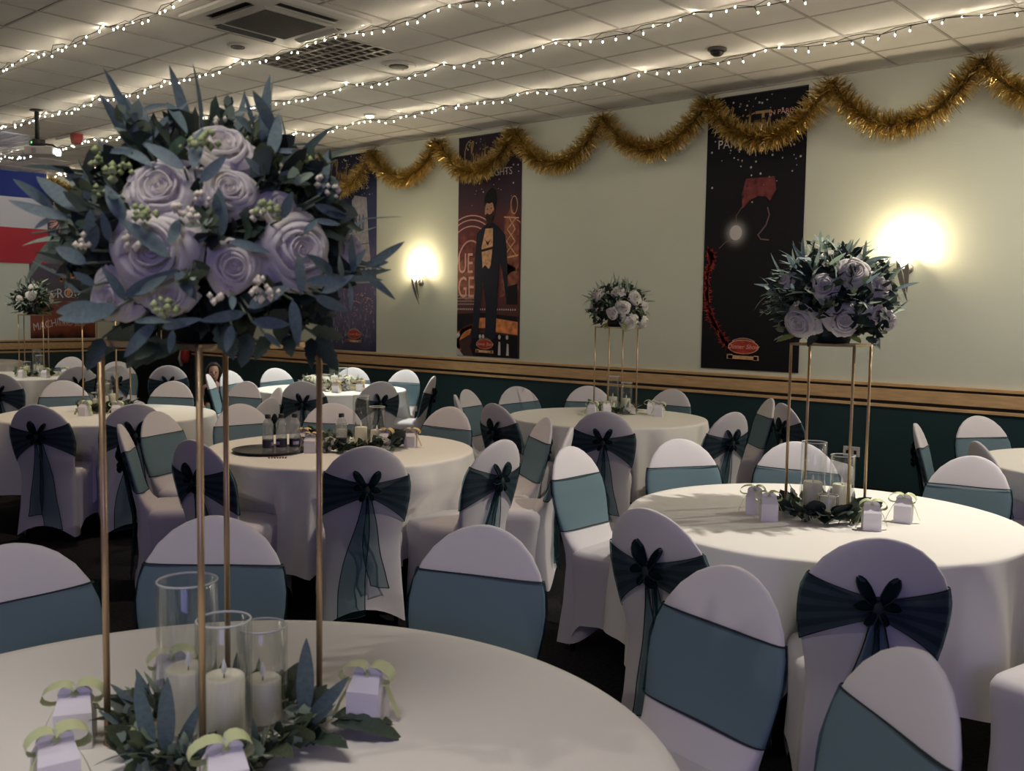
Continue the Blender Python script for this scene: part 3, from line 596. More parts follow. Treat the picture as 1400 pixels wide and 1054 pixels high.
# wall sconces: leaf-shaped steel blades and a frosted uplighter cup
def sconce(x, z, label):
    t = thing('wall_sconce', label, 'wall light', (x, YW, z))
    m = MB(); m.lathe([(.045, 0), (.045, .015), (.03, .02)], 16); o = m.obj('wall_plate', 'steel', t); o.rotation_euler = (pi / 2, 0, 0)
    m = MB(); m.tube([(0, -.012, .0), (0, -.06, -.02), (0, -.085, .02)], .012, 8); m.obj('arm', 'steel', t)
    m = MB(); m.lathe([(.014, .0), (.030, .02), (.055, .055), (.075, .095), (.08, .12), (.074, .12), (.05, .06), (.012, .022)], 20, 0, -.09, .0, c1=False); m.obj('frosted_cup', 'frost', t)
    for dx, top, k in ((-.05, .085, 0), (.03, .06, 1)):
        m = MB(); A = []; B = []
        for i in range(13):
            u = i / 12; zz = top - (.36 if k == 0 else .26) * u; xx = dx + (.075 if k == 0 else -.01) * u ** 1.2; w_ = .020 * sin(pi * min(1, u * .9 + .12)) + .002; yy = -.115 + .06 * u * u
            A.append((xx - w_, yy, zz)); B.append((xx + w_, yy - .006, zz))
        m.grid([A, B]); m.grid([[(p[0], p[1] + .008, p[2]) for p in B], [(p[0], p[1] + .008, p[2]) for p in A]]); m.strip(A, [(p[0], p[1] + .008, p[2]) for p in A]); m.strip([(p[0], p[1] + .008, p[2]) for p in B], B)
        m.obj('leaf_blade', 'steel', t)
    m = MB(); m.lathe([(.008, 0), (.016, .02), (.018, .04), (.010, .065)], 12, 0, -.09, .075); m.obj('bulb', 'lampglow', t)
    point('sconce_lamp', (x, YW - .095, z + .165), 25, (1, .82, .52), .045)
sconce(-8.967, 1.93, 'glowing leaf-shaped wall sconce left of the theatre banner'); sconce(-2.985, 1.99, 'glowing wall sconce behind the right table flowers')
# ------------------------------------------------------------------ banquet chairs in stretch covers with organza sashes
def cw(z):
    if z >= .70: return .22 * math.sqrt(max(0, 1 - ((z - .70) / .232) ** 2))
    if z >= .42: u = (z - .42) / .28; return .182 + .038 * (u * u * (3 - 2 * u))
    return .182 + .028 * ((.42 - z) / .42) ** 1.3
def cy(z): return -.115 * ((z - .42) / .5) ** 1.15 if z > .42 else -.045 * ((.42 - z) / .42) ** 1.5
def ringpt(z, a, off=0):
    wd = cw(z); th = .024 if z < .72 else .024 * math.sqrt(max(.02, 1 - ((z - .72) / .216) ** 2)) + .004
    c, s_ = cos(a), sin(a); x = (wd + off) * (abs(c) ** .8) * (1 if c >= 0 else -1)
    th = th * (.75 + .25 * abs(s_)); y = (th + off) * (abs(s_) ** .75) * (1 if s_ >= 0 else -1)
    if s_ > 0 and z < .62: y += .13 * s_ ** .6 * math.exp(-max(0, z - .455) / .045)
    y -= .02 * (1 - (x / .22) ** 2) if z > .3 else 0           # dished back
    return Vector((x, cy(z) + y, z))
def chair_back_mesh():
    m = MB(); N = 32; Z = [.05, .12, .22, .32, .40, .455, .48, .51, .55, .60, .65, .70] + [.70 + .232 * sin(a) for a in (.25, .5, .75, 1.0, 1.2, 1.36, 1.48)]
    R = []
    for z in Z:
        r = []
        for k in range(N):
            p = ringpt(max(z, .05), 2 * pi * k / N)
            if z == .05: p.z = .035 + .075 * (1 - min(1, abs(p.x) / .2) ** 2)
            r.append(p)
        R.append(r)
    m.rings(R, False, True); return m.mesh('chair_back', 'cover')
def chair_seat_mesh():
    m = MB(); N = 40
    def rr(sc, z, hem=0):
        r = []
        for k in range(N):
            a = 2 * pi * k / N; c, s_ = cos(a), sin(a); x = .208 * sc * abs(c) ** .35 * (1 if c >= 0 else -1); y = .19 + .195 * sc * abs(s_) ** .35 * (1 if s_ >= 0 else -1)
            zz = z
            if hem: q = min(abs(c), abs(s_)) / .7071; zz = .02 + hem * (1 - q ** 1.5)
            r.append((x, y, zz))
        return r
    m.rings([rr(.02, .492), rr(.5, .489), rr(.85, .482), rr(.95, .472), rr(1, .452), rr(1.0, .42), rr(.97, .36), rr(.96, .26), rr(1.0, 0, .13)][::-1], False, True); return m.mesh('chair_seat', 'cover')
def sash_mesh(tilt, seed):
    rn = random.Random(seed); m = MB(); N = 18; rows = [0, .022, .2, .35, .5, .65, .8, .978, 1]; F = []
    for v in rows:
        r = []
        for i in range(N + 1):
            a = -.15 + (pi + .3) * i / N; x = cos(a); lo, hi = .555 + tilt * x, .795 + tilt * x * .6; z = lo + (hi - lo) * v
            off = .006 + .0025 * sin(9 * v + 3 * x + seed) * (0 < v < 1)
            r.append(ringpt(z, a, off))
        F.append(r)
    m.grid(F, 0, [1 if k in (0, 7) else 0 for k in range(8)])
    for sgn in (1, -1):                                       # rear wings gathered to the knot
        Bk = []; rows2 = [0, .022, .15, .28, .40, .52, .64, .76, .88, .978, 1]
        for v in rows2:
            r = []
            for i in range(15):
                u = i / 14; g = (1 - abs(cos(.15 + (pi / 2 - .15) * u)) ** .8) ** .85; lo = .555 + tilt * sgn + (.685 - .555 - tilt * sgn) * g; hi = .795 + tilt * .6 * sgn + (.745 - .795 - tilt * .6 * sgn) * g
                z = lo + (hi - lo) * v; a = (-.15 - (pi / 2 - .15) * u) if sgn > 0 else (pi + .15 + (pi / 2 - .15) * u)
                off = .007 + .010 * g * (.6 + .4 * sin(v * 22 + seed * 3 + sgn)) + .012 * g ** 3
                r.append(ringpt(z, a, off))
            Bk.append(r if sgn < 0 else r[::-1])
        m.grid(Bk, 2, [1 if k in (0, 9) else (2 if k % 2 else 3) for k in range(10)])
    return m.mesh('sash', ['organza', 'hem', 'organza_dense', 'organza_bow'])
def bow_mesh(seed):
    rn = random.Random(seed); m = MB(); K = Vector((0, cy(.715) - .062, .715))
    m.rings([[K + Vector((.022 * r * cos(2 * pi * k / 10), .020 * r * sin(2 * pi * k / 10), h)) for k in range(10)] for r, h in ((.3, -.034), (.9, -.02), (1.1, 0), (.9, .02), (.3, .034))], mi=1)
    def loop(d, L, wd, th, roll):
        d = Vector(d).normalized(); s_ = Vector((d.z, 0, -d.x)).normalized(); n = d.cross(s_); s2 = (s_ * cos(roll) + n * sin(roll)); n2 = d.cross(s2); R = []
        for u, w_ in ((0, .22), (.15, .45), (.35, .8), (.6, 1), (.8, .92), (.93, .62), (1, .2)):
            c = K + d * L * u + Vector((0, -.012 * sin(pi * u), -.02 * u * u * (abs(d.x) > .8)))
            R.append([c + s2 * wd * w_ * cos(2 * pi * k / 12) * (1 + .10 * sin(3 * k + seed)) + n2 * th * (.4 + w_ * .6) * sin(2 * pi * k / 12) for k in range(12)])
        m.rings(R, False, False, 0); 
        for e in (0, 6): m.tube([r[e] for r in R], .0022, 4, 1)
    loop((-.50 + rn.uniform(-.12, .12), -.10, .87), .115, .021, .012, .6); loop((.50 + rn.uniform(-.12, .12), -.10, .87), .11, .020, .012, -.6)
    loop((-.80, -.08, rn.uniform(.2, .5)), .075, .016, .010, .5); loop((.85, -.08, rn.uniform(.1, .4)), .07, .015, .010, -.5)
    loop((-.55, -.15, -.8), .062, .014, .010, .8); loop((.5, -.15, -.85), .058, .014, .010, -.8)
    return m.mesh('bow', ['organza_bow', 'hem'])
def tail_mesh(sx, L, w1, seed):
    rn = random.Random(seed); m = MB(); N = 14; cols = [0, .05, .28, .5, .72, .95, 1]; ph = rn.uniform(0, 6); rows = []
    for i in range(N + 1):
        u = i / N; z = .70 - L * u; xc = sx * (.010 + .055 * u) + .010 * sin(4 * u + ph); wd = .022 + (w1 - .022) * min(1, u * 1.25) ** .9
        yb = min(cy(max(z, .1)), 0) - .05 - .012 * sin(pi * u)
        rows.append([(xc + wd * (c - .5) + .006 * sin(8 * u + 5 * c), yb - .008 * sin(c * 9 + ph) - .010 * (1 - u) * sin(c * 14), z - .02 * (c - .5) * sx * (u > .9) ) for c in cols])
    for i in range(N):
        m.grid([rows[i], rows[i + 1]], 0, [0])
    # dark stitched hems along both edges and the end
    for c in (0, 6): m.tube([r[c] for r in rows], .0024, 4, 1)
    m.tube(rows[-1], .0024, 4, 1)
    return m.mesh('tail', ['organza', 'hem'])
def leg_mesh():
    m = MB(); m.tube([(0, 0, 0), (0, 0, .42)], .011, 8); return m.mesh('leg', 'blackmetal')
BACK, SEAT, LEG = chair_back_mesh(), chair_seat_mesh(), leg_mesh()
SASH = [sash_mesh(t_, s_) for t_, s_ in ((0, 1), (.022, 2), (-.024, 3), (.006, 5))]
BOW = [bow_mesh(s_) for s_ in range(4)]; TAIL = [[tail_mesh(-1, .52 + .035 * s_, .105 + .012 * s_, s_), tail_mesh(1, .60 - .04 * s_, .125 - .010 * s_, s_ + 9)] for s_ in range(4)]
GROUPS = {}
def chair(x, y, rot, label, k, grp):
    t = thing('banquet_chair', label, 'chair', (x, y, 0), math.radians(rot), grp)
    link('backrest', BACK, t); link('seat', SEAT, t); s_ = link('sash', SASH[k % 4], t); b = link('bow', BOW[(k // 2) % 4], s_)
    for q in (0, 1): link('sash_tail', TAIL[(k * 3 + 1) % 4][q], s_)
    for px, py in ((-.17, .03), (.17, .03), (-.17, .345), (.17, .345)): link('leg', LEG, t, (px, py, 0))
    return t
CH = [
 ('T1', -1.941, 2.01, 201, 'chair behind the front table, in front of the centre purple bowed chair'),
 ('T1', -2.569, 1.553, 236, 'chair seen straight behind the tall glass vases of the front table'),
 ('T1', -2.607, 1.025, 261, 'chair cut by the left photo edge at the front table'),
 ('T1', -1.231, 2.105, 168, 'tilted-looking lilac chair at the front table with slanting slate sash, beside the bowed one'),
 ('T1', -0.707, 1.811, 141, 'chair nearest the bottom right corner with creased slate sash'),
 ('T2', -1.769, 2.843, 353, 'purple lit chair back with bow partly hidden by the slanting slate sash chair'),
 ('T2', -1.127, 2.961, 32, 'large purple chair back with two-eared bow in front of the right table'),
 ('T2', -2.774, 3.714, 274, 'bright white chair turned side on with mint sash front and bow at its left'),
 ('T2', -2.576, 4.298, 241, 'white chair with mint sash just left of the right table, behind its edge'),
 ('T2', -2.145, 4.613, 211, 'white chair with mint sash seen through the right table vases'),
 ('T2', -1.415, 4.749, 166, 'white chair with wrinkled mint sash at the right end of the right table'),
 ('T9', -1.443, 5.56, 308, 'grey-lilac chair back with thick white rim at the right photo edge'),
 ('T9', -1.851, 6.849, 236, 'white chair against the dark wall near the right photo edge'),
 ('T9', -1.956, 6.143, 284, 'narrow edge-on chair standing alone before the dark wall at right'),
 ('T4', -3.895, 5.338, 37, 'grey chair back with long bow tail in front of the small flower stand table'),
 ('T4', -3.328, 5.893, 78, 'chair with bow at the right end of the small flower stand table'),
 ('T4', -3.627, 6.97, 133, 'narrow white chair with grey-teal sash left of the right flower stand poles'),
 ('T9', -3.2, 6.853, 325, 'shadowed chair crossed by the right flower stand pole, bow on its left'),
 ('T4', -5.471, 6.338, 250, 'chair by the dark wall just right of two side-on chairs'),
 ('T4', -5.148, 6.846, 223, 'chair against the dark wall left of the small flower stand'),
 ('T4', -4.537, 7.11, 182, 'chair against the dark wall right of the small flower stand'),
 ('T4', -4.638, 5.198, 352, 'lilac chair with teal bow at the left of the small flower stand table'),
 ('T4', -5.229, 5.443, 314, 'side-on lilac chair left of the small flower stand table'),
 ('T4', -5.507, 5.827, 288, 'narrow white chair tucked behind the side-on lilac one'),
 ('T3', -3.885, 4.527, 147, 'lilac chair with slate sash and visible white seat right of the bottle table'),
 ('T3', -3.499, 4.263, 124, 'thin edge-on chair between the slate sash chair and the bright side-on one'),
 ('T3', -3.685, 3.068, 58, 'centre purple chair back with bow in front of the bottle table'),
 ('T3', -4.337, 2.643, 10, 'deep blue-purple chair back with bow crossed by two stand poles'),
 ('T3', -5.532, 3.094, 295, 'beige chair with green-grey sash behind the deep purple one'),
 ('T3', -5.077, 2.671, 328, 'edge-on beige chair with bow at its left, left of the bottle table'),
 ('T3', -3.425, 3.643, 93, 'grey-white chair with looped teal bow at the right side of the bottle table'),
 ('T3', -4.656, 4.525, 189, 'lilac chair with slate sash at the far right of the bottle table'),
 ('T3', -5.615, 3.684, 265, 'grey chair with dark sash behind the water bottles'),
 ('T3', -5.287, 4.136, 235, 'chair hidden behind the bottle table greenery'),
 ('T5', -6.787, 4.591, 158, 'small white chair with grey sash behind the middle water bottle'),
 ('T5', -6.116, 4.062, 115, 'shadowed beige chair edge behind the left water bottle'),
 ('T8', -7.292, 5.389, 40, 'grey chair back with bow, left one in front of the bright far table'),
 ('T8', -6.889, 5.861, 76, 'grey chair back with bow, right one in front of the bright far table'),
 ('T8', -8.852, 6.215, 264, 'white chair with mint sash behind the bright far table, left of its flowers'),
 ('T8', -8.505, 6.888, 218, 'white chair behind the flowers of the bright far table'),
 ('T8', -7.893, 7.073, 196, 'bright white chair with mint sash at the right end of the bright far table'),
 ('T8', -7.108, 6.65, 124, 'bright side-on chair showing its white seat right of the bright far table'),
 ('T8', -8.755, 5.632, 290, 'slim white chair beside the seated person, left of the bright far table'),
 ('T8', -8.43, 5.23, 320, 'lilac edge-on chair in front of the seated person'),
 ('T5', -7.44, 4.76, 194, 'grey-white chair with slate sash crossed by the rear stand pole'),
 ('T5', -6.612, 2.783, 37, 'large grey chair back with long bow tails at the far left of the room middle'),
 ('T5', -6.302, 3.221, 70, 'grey chair back with bow just right of the left stand pole'),
 ('T5', -8.37, 3.698, 263, 'chair with dark teal sash behind the gift boxes of the left middle table'),
 ('T5', -7.80, 4.30, 214, 'chair with dark teal sash between the two left stand poles'),
 ('T6', -10.95, 5.448, 256, 'white chair at the right of the far left table'),
 ('T6', -10.50, 5.10, 100, 'chair with dark bow at the right of the far left table'),
 ('T6', -10.15, 5.62, 60, 'side-on chair with dark bow before the black door'),
 ('T6', -12.278, 5.416, 217, 'white chair behind the far left table by the end wall'),
 ('T6', -10.518, 4.728, 80, 'grey chair back with dark sash in front of the far left table'),
 ('T6', -9.85, 3.72, 56, 'chair cut off by the photo edge in front of the far left table'),
 ('T2', -0.43, 3.28, 76, 'chair of which only the white seat corner shows at the right edge'),
]
GN = {'T1': 'chairs around the front table', 'T2': 'chairs around the right table', 'T3': 'chairs around the bottle table', 'T4': 'chairs around the small flower stand table', 'T5': 'chairs around the left middle table',
      'T6': 'chairs around the far left table', 'T8': 'chairs around the bright far table', 'T9': 'chairs around the table at the right edge'}
for k, (tb, x, y, r, lab) in enumerate(CH): chair(x, y, r, lab, k, GN[tb])

# ------------------------------------------------------------------ round tables and cloths
ZT = .765
CHL = [(c[1], c[2], cos(math.radians(c[3])), sin(math.radians(c[3]))) for c in CH]
def local(px_, py_): return [((px_ - a) * c + (py_ - b) * s_, -(px_ - a) * s_ + (py_ - b) * c) for a, b, c, s_ in CHL if abs(px_ - a) < .6 and abs(py_ - b) < .6]
def table(x, y, R, lab, seed, hem=.24, cat='table'):
    rn = random.Random(seed); t = thing('round_table', 'round table under the ' + lab, 'table', (x, y, 0), 0, 'round banquet tables')
    m = MB(); m.lathe([(R - .012, .725), (R - .004, .732), (R - .004, .752), (R - .012, .757)], 64); m.obj('tabletop', 'wood', t, False)
    lm = MB(); lm.tube([(0, -.22, 0), (0, -.22, .725)], .014, 8); lm.tube([(0, .22, 0), (0, .22, .725)], .014, 8); lm.tube([(0, -.22, .3), (0, .22, .3)], .011, 8); me = lm.mesh('leg', 'blackmetal')
    for s_ in (-1, 1): link('leg', me, t, (s_ * R * .55, 0, 0))
    # cloth
    c = MB(); N = 192; ph = [rn.uniform(0, 6.28) for _ in range(4)]; nf = [7, 11, 17, 26]; wt = [.010, .016, .014, .006]
    def fold(a): return sum(w_ * (1.3 * abs(sin(.5 * (f * a + p))) ** 1.4 - .65) * 1.7 for w_, f, p in zip(wt, nf, ph))
    R_ = []
    for rr_ in (.02, .3, .6, .85, .97): R_.append([(R * rr_ * cos(2 * pi * k / N), R * rr_ * sin(2 * pi * k / N), ZT - .0005) for k in range(N)])
    for dr, dz, am in ((.004, .001, 0), (.009, .006, .02), (.011, .016, .05), (.012, .06, .25), (.016, .14, .55), (.020, .25, .8), (.023, .36, .92), (.025, ZT - hem - .02, 1), (.026, ZT - hem, 1)):
        r = []
        for k in range(N):
            a = 2 * pi * k / N; q = R + dr + am * (fold(a) * 1.5 + .010)
            if dz > .2:
                while q > .40 and any(abs(lx) < .225 and -.03 < ly < .40 for lx, ly in local(x + q * cos(a), y + q * sin(a))): q -= .015
            r.append((q * cos(a), q * sin(a), ZT - dz - (.03 * sin(3 * a + ph[0]) if dz > .45 else 0)))
        R_.append(r)
    c.rings(R_[::-1], False, True)
    o = c.obj('tablecloth', 'cloth', None, True, (x, y, 0)); tag(o, lab, 'tablecloth', 'white tablecloths')
    return t
T = {'T1': (-1.50, .86, .86, 'white cloth of the large front table with tall vases'), 'T2': (-1.655, 3.78, .77, 'brightly lit white cloth of the right table with flower shadow'), 'T3': (-4.52, 3.59, .77, 'peach-lit white cloth of the table with water bottles'),
     'T4': (-4.50, 6.22, .77, 'white cloth of the table with small flower stand'), 'T5': (-7.16, 3.47, .77, 'tan-lit white cloth of the left middle table'), 'T6': (-11.70, 4.66, .77, 'white cloth of the far left table below the poster'),
     'T8': (-7.98, 6.22, .75, 'brightest white cloth of the far table with low flowers'), 'T9': (-.98, 6.35, .77, 'white cloth of the table cut off at the right edge'), 'T7': (-15.02, 5.2, .72, 'white cloth at the left edge by the end wall')}
for k, (n, (x, y, R, lab)) in enumerate(T.items()): table(x, y, R, lab, k + 3)

# ------------------------------------------------------------------ gold flower stands
def stand(x, y, rz, label, sx_=.258, sy_=.258, h=.70, r=.005):
    t = thing('flower_stand', label, 'stand', (x, y, ZT), rz, 'gold flower stands'); a, b = sx_ / 2, sy_ / 2
    lm = MB(); lm.tube([(0, 0, 0), (0, 0, h)], .006, 12); me = lm.mesh('leg', 'gold')
    for sx in (-1, 1):
        for sy in (-1, 1): link('leg', me, t, (sx * a, sy * b, 0))
    bars = []
    for L_ in (a, b): bm_ = MB(); bm_.box(-L_ - r, L_ + r, -r, r, -r, r); bars.append(bm_.mesh('frame_bar', 'gold', False))
    for z in (r, h):
        for s_ in (-1, 1): link('frame_bar', bars[0], t, (0, s_ * b, z)); link('frame_bar', bars[1], t, (s_ * a, 0, z), (0, 0, pi / 2))
    m = MB(); m.box(-a, a, -b, b, h - .002, h + .003); m.obj('top_plate', 'gold', t, False)
    return t
# ------------------------------------------------------------------ leaves and flowers
def leaf_mesh(name, mm, wr, bend, seg=9, fold=.25, serr=0, tipp=.8):
    m = MB(); A = []; Bm = []; Cc = []
    for i in range(seg + 1):
        u = i / seg; w_ = wr * (sin(pi * u ** tipp) ** .72) * .5 if 0 < u < 1 else .004
        if serr and i % 2: w_ *= 1 - serr
        z = -bend * u * u; x = u - .12 * abs(bend) * u * u; f = fold * w_
        A.append((x, -w_, z + f)); Bm.append((x, 0, z)); Cc.append((x, w_, z + f))
    m.grid([A, Bm, Cc]); return m.mesh(name, mm)
LEAF = {k: [leaf_mesh('leaf', mm, wr, b) for b in (.02, .18, .38, -.2)] for k, mm, wr in (('e', 'leafblue', .19), ('p', 'leafblue2', .17), ('s', 'leafsage', .17))}
LEAF['n'] = [leaf_mesh('leaf', 'leafsage', .10, b) for b in (.1, .35, .7, -.15)]
LEAF['g'] = [leaf_mesh('leaf', 'leafgreen', .55, b, 10, .2, .22, .75) for b in (.1, .3)]
LEAF['o'] = [leaf_mesh('leaf', 'leafolive', .55, b, 6, .3, 0, .7) for b in (.1, .3)]
LEAF['y'] = [leaf_mesh('leaf', 'leaflime', .5, b, 10, .2, .2, .75) for b in (.1, .3)]
LEAF['r'] = [leaf_mesh('leaf', 'leafdark', .8, b, 6, .25, 0, .8) for b in (.1, .35)]
def orient(d, up, roll=0):
    d = Vector(d).normalized(); y = Vector(up).cross(d); 
    if y.length < 1e-4: y = Vector((1, 0, 0)).cross(d)
    y.normalize(); z = d.cross(y); q = Matrix((d, y, z)).transposed(); return (q @ Matrix.Rotation(roll, 3, 'X'))
def put_leaf(parent, kind, base, d, up, L, rn, roll=None, wsc=1, var=None):
    me = LEAF[kind][rn.randrange(len(LEAF[kind])) if var is None else var]; o = bpy.data.objects.new('leaf', me); COL.objects.link(o); o.parent = parent
    R = orient(d, up, rn.uniform(-.5, .5) if roll is None else roll).to_4x4(); o.matrix_local = Matrix.Translation(base) @ R @ Matrix.Diagonal((L, L * wsc, L, 1)); return o
def scatter_leaves(mb, n, fn, rn, L, mi, wr=.5):
    for k in range(n):
        p, d = fn(rn); d = Vector(d).normalized(); l = L * rn.uniform(.6, 1.25); s_ = d.cross(Vector((rn.gauss(0, 1), rn.gauss(0, 1), rn.gauss(0, 1)))).normalized(); nrm = d.cross(s_)
        w_ = l * wr * .5; q = rn.choice(mi) if isinstance(mi, (list, tuple)) else mi
        a, b, c = p + d * l * .35 + s_ * w_ + nrm * w_ * .3, p + d * l * .35 - s_ * w_ + nrm * w_ * .3, p + d * l
        e, f = p + d * l * .75 + s_ * w_ * .7 - nrm * w_ * .1, p + d * l * .75 - s_ * w_ * .7 - nrm * w_ * .1
        mb.add([p, a, e, c - nrm * l * .08, f, b, p + d * l * .5], [(0, 1, 6), (1, 2, 6), (2, 3, 6), (3, 4, 6), (4, 5, 6), (5, 0, 6)], q)
def rose_mesh(seed, mm='rose'):
    """tight spiral bud inside four rounds of overlapping cupped petals; radius 1, opening along +z"""
    rn = random.Random(seed); m = MB()
    m.lathe([(.15, -.3), (.62, -.12), (.72, .02), (.55, .22), (.40, .40), (.2, .42)], 14)      # calyx and petal bases
    A = []; B = []                                                         # rolled centre
    for i in range(41):
        u = i / 40; a = u * 4.6 * pi + seed; r = .05 + .27 * u; A.append((r * cos(a) * 1.05, r * sin(a), .30)); B.append((r * 1.12 * cos(a), r * 1.05 * sin(a), .66 - .10 * u + .035 * sin(3 * a + seed)))
    m.grid([A, [(x * 1.04, y * 1.04, .5) for x, y, z in A], B])
    for ri, (n, r0, r1, z1, curl) in enumerate([(3, .22, .40, .62, .06), (4, .32, .56, .57, .12), (5, .42, .74, .46, .22), (5, .50, .92, .30, .30), (6, .56, 1.06, .08, .36)]):
        a0 = rn.uniform(0, 6)
        for j in range(n):
            a = a0 + 2 * pi * j / n + rn.uniform(-.15, .15); half = pi / n * rn.uniform(1.12, 1.35); rows = []; ph = rn.uniform(0, 6); k1 = rn.uniform(.92, 1.08); zz = z1 + rn.uniform(-.07, .07); cu = curl * rn.uniform(.7, 1.3)
            for v in range(8):
                vv = v / 7; r = r0 + (r1 * k1 - r0) * sin(min(1, vv / .8) * pi / 2) + (cu * ((vv - .65) / .35) ** 1.4 * .7 if vv > .65 else 0)
                z = -.05 + (zz + .05) * sin(min(1, vv / .85) * pi / 2) - (cu * .7 * ((vv - .65) / .35) ** 2 if vv > .65 else 0); row = []
                for h in range(7):
                    t_ = h / 3 - 1; edge = abs(t_) ** 2.5; aa = a + half * t_ * (1 - .35 * (1 - vv) ** 2 - (.30 * ((vv - .75) / .25) ** 2 if vv > .75 else 0))
                    rr_ = r * (1 - .09 * t_ * (1 if j % 2 else -1)) + .10 * edge * vv * (.3 + cu); row.append((rr_ * cos(aa), rr_ * sin(aa), z - .20 * edge * vv * (.5 + curl) + .03 * sin(5 * t_ + ph) * vv))
                rows.append(row)
            m.grid(rows)
    return m.mesh('rose', mm)
ROSE = [rose_mesh(s_) for s_ in (1, 2, 3)]; ROSEC = [rose_mesh(7, 'cream')]
def put_rose(parent, p, out, r, rn, cream=False):
    me = rn.choice(ROSEC if cream else ROSE); o = bpy.data.objects.new('rose', me); COL.objects.link(o); o.parent = parent
    q = Vector(out).to_track_quat('Z', 'Y').to_matrix().to_4x4(); o.matrix_local = Matrix.Translation(p) @ q @ Matrix.Rotation(rn.uniform(0, 6), 4, 'Z') @ Matrix.Scale(r, 4); return o
def blossoms(parent, pts, r, mm, rn, name='blossom_cluster'):
    m = MB()
    for p in pts:
        for k in range(7):
            d = Vector((rn.gauss(0, 1), rn.gauss(0, 1), rn.gauss(0, 1))).normalized(); c = p + d * r; q = r * rn.uniform(.45, .7)
            m.add([c + Vector(v) * q for v in ((1, 0, 0), (-1, 0, 0), (0, 1, 0), (0, -1, 0), (0, 0, 1), (0, 0, -1))], [(0, 2, 4), (2, 1, 4), (1, 3, 4), (3, 0, 4), (2, 0, 5), (1, 2, 5), (3, 1, 5), (0, 3, 5)])
    o = m.obj(name, mm, parent); o['kind'] = 'stuff'; return o
def dome_dir(rn, low=-.25):
    while True:
        d = Vector((rn.gauss(0, 1), rn.gauss(0, 1), rn.gauss(0, 1))).normalized()
        if d.z > low: return d
def arrangement(x, y, rz, label, seed, R=.20, n_leaf=120, n_rose=13, fill=900, kinds='essp', L=.13, hand=None, h=.706, front=None):
    rn = random.Random(seed); t = thing('flower_arrangement', label, 'flowers', (x, y, ZT + h), rz, 'tall flower arrangements'); C0 = Vector((0, 0, R * .8))
    m = MB(); m.lathe([(.07, 0), (.08, .03), (.07, .08)], 16); m.obj('foam_tray', 'leafdark', t)
    mb = MB(); sq = Vector((1.08, 1.08, .92))
    HR = [(Vector(q[:3]) + Vector((0, 0, .122)), q[3]) for q in hand['R']] if hand else []
    TC_ = (CP - Vector((x, y, ZT + h + .17))).normalized()
    def los(p, c, r): w_ = p - c; k_ = w_.dot(TC_); return k_ > -.02 and (w_ - TC_ * k_).length < r * .95
    def clear_of(p, d): return not any(los(p + Vector(d).normalized() * e, c, r) for c, r in HR for e in (.02, .05)) and all(min(((p + Vector(d).normalized() * e) - c).length for e in (.015, .05)) > r * 1.15 for c, r in HR)
    def fn(rn):
        d = dome_dir(rn, -.75); r = R * rn.uniform(.45, .98); p = C0 + Vector((d.x * sq.x, d.y * sq.y, d.z * sq.z)) * r; p.z = max(p.z, .012); dd = d + Vector((rn.gauss(0, .6), rn.gauss(0, .6), rn.gauss(0, .6)))
        if p.z < .05: dd.z = abs(dd.z) * .3
        if not clear_of(p, dd): p = C0 + (p - C0) * .45
        return p, dd
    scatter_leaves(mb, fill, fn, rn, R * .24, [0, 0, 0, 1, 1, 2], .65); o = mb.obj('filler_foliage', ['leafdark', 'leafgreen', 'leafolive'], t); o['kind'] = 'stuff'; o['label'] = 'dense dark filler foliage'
    mb = MB()
    for k in range(max(8, int(n_leaf * .12))):                          # feathery fern sprigs
        d = dome_dir(rn, -.2); b = C0 + d * R * .75; e = C0 + d * R * rn.uniform(1.15, 1.38); e.z -= .02; mb.tube([b, b.lerp(e, .5) + Vector((0, 0, .01)), e], .0018, 4, 3)
        def fs(rn, b=b, e=e, d=d): u = rn.random(); return b.lerp(e, u), d * .8 + Vector((rn.gauss(0, 1), rn.gauss(0, 1), rn.gauss(0, 1)))
        scatter_leaves(mb, 14, fs, rn, R * .16, [0, 1, 2], .6)
    o = mb.obj('sprigs', ['leafgreen', 'leafolive', 'leafsage', 'stem'], t); o['kind'] = 'stuff'
    if hand:
        C1 = Vector((0, 0, .122)); U = Vector((0, 0, 1))
        for e, kind in [(e, 'E') for e in hand['E']] + [(e, 'G') for e in hand['G']]:
            b, tp, wd = Vector(e[0:3]) + C1, Vector(e[3:6]) + C1, e[6]; d = tp - b; L_ = d.length; mid = (b + tp) / 2 - C1
            toc = (CP - (Vector((x, y, ZT + h)) + mid + C1)).normalized()
            put_leaf(t, (rn.choice('eeep') if kind == 'E' else 'g'), b, d, toc + Vector((rn.uniform(-.4, .4), rn.uniform(-.4, .4), .3)), L_ * 1.02, rn, rn.uniform(-.35, .35), max(.6, min(1.9, .85 * wd / (L_ * (.19 if kind == 'E' else .5)))), rn.choice((0, 1, 1, 3)) if kind == 'E' else 0)
            if mid.length > .25:
                m = MB(); s0 = C1 + (b - C1) * .6; m.tube([s0, b.lerp(s0, .4) + Vector((0, 0, .006)), b], .0022, 5); m.obj('stem', 'stem', t)
        for p in hand['R']:
            q = Vector(p[:3]); out = q.normalized() * .8 + (CP - Vector((x, y, ZT + .88))).normalized() * .5; put_rose(t, q * 1.0 + C1, out, p[3] * .88, rn)
        toCam = (CP - Vector((x, y, ZT + .88))).normalized()
    got = []
    for q in front or []:
        v_ = Vector(q[:3]); got.append(v_.normalized()); put_rose(t, C0 + v_, v_.normalized() * .7 + (CP - Vector((x, y, ZT + h))).normalized() * .4, q[3], rn)
    if front: HR += [(C0 + Vector(q[:3]), q[3] * .9) for q in front]
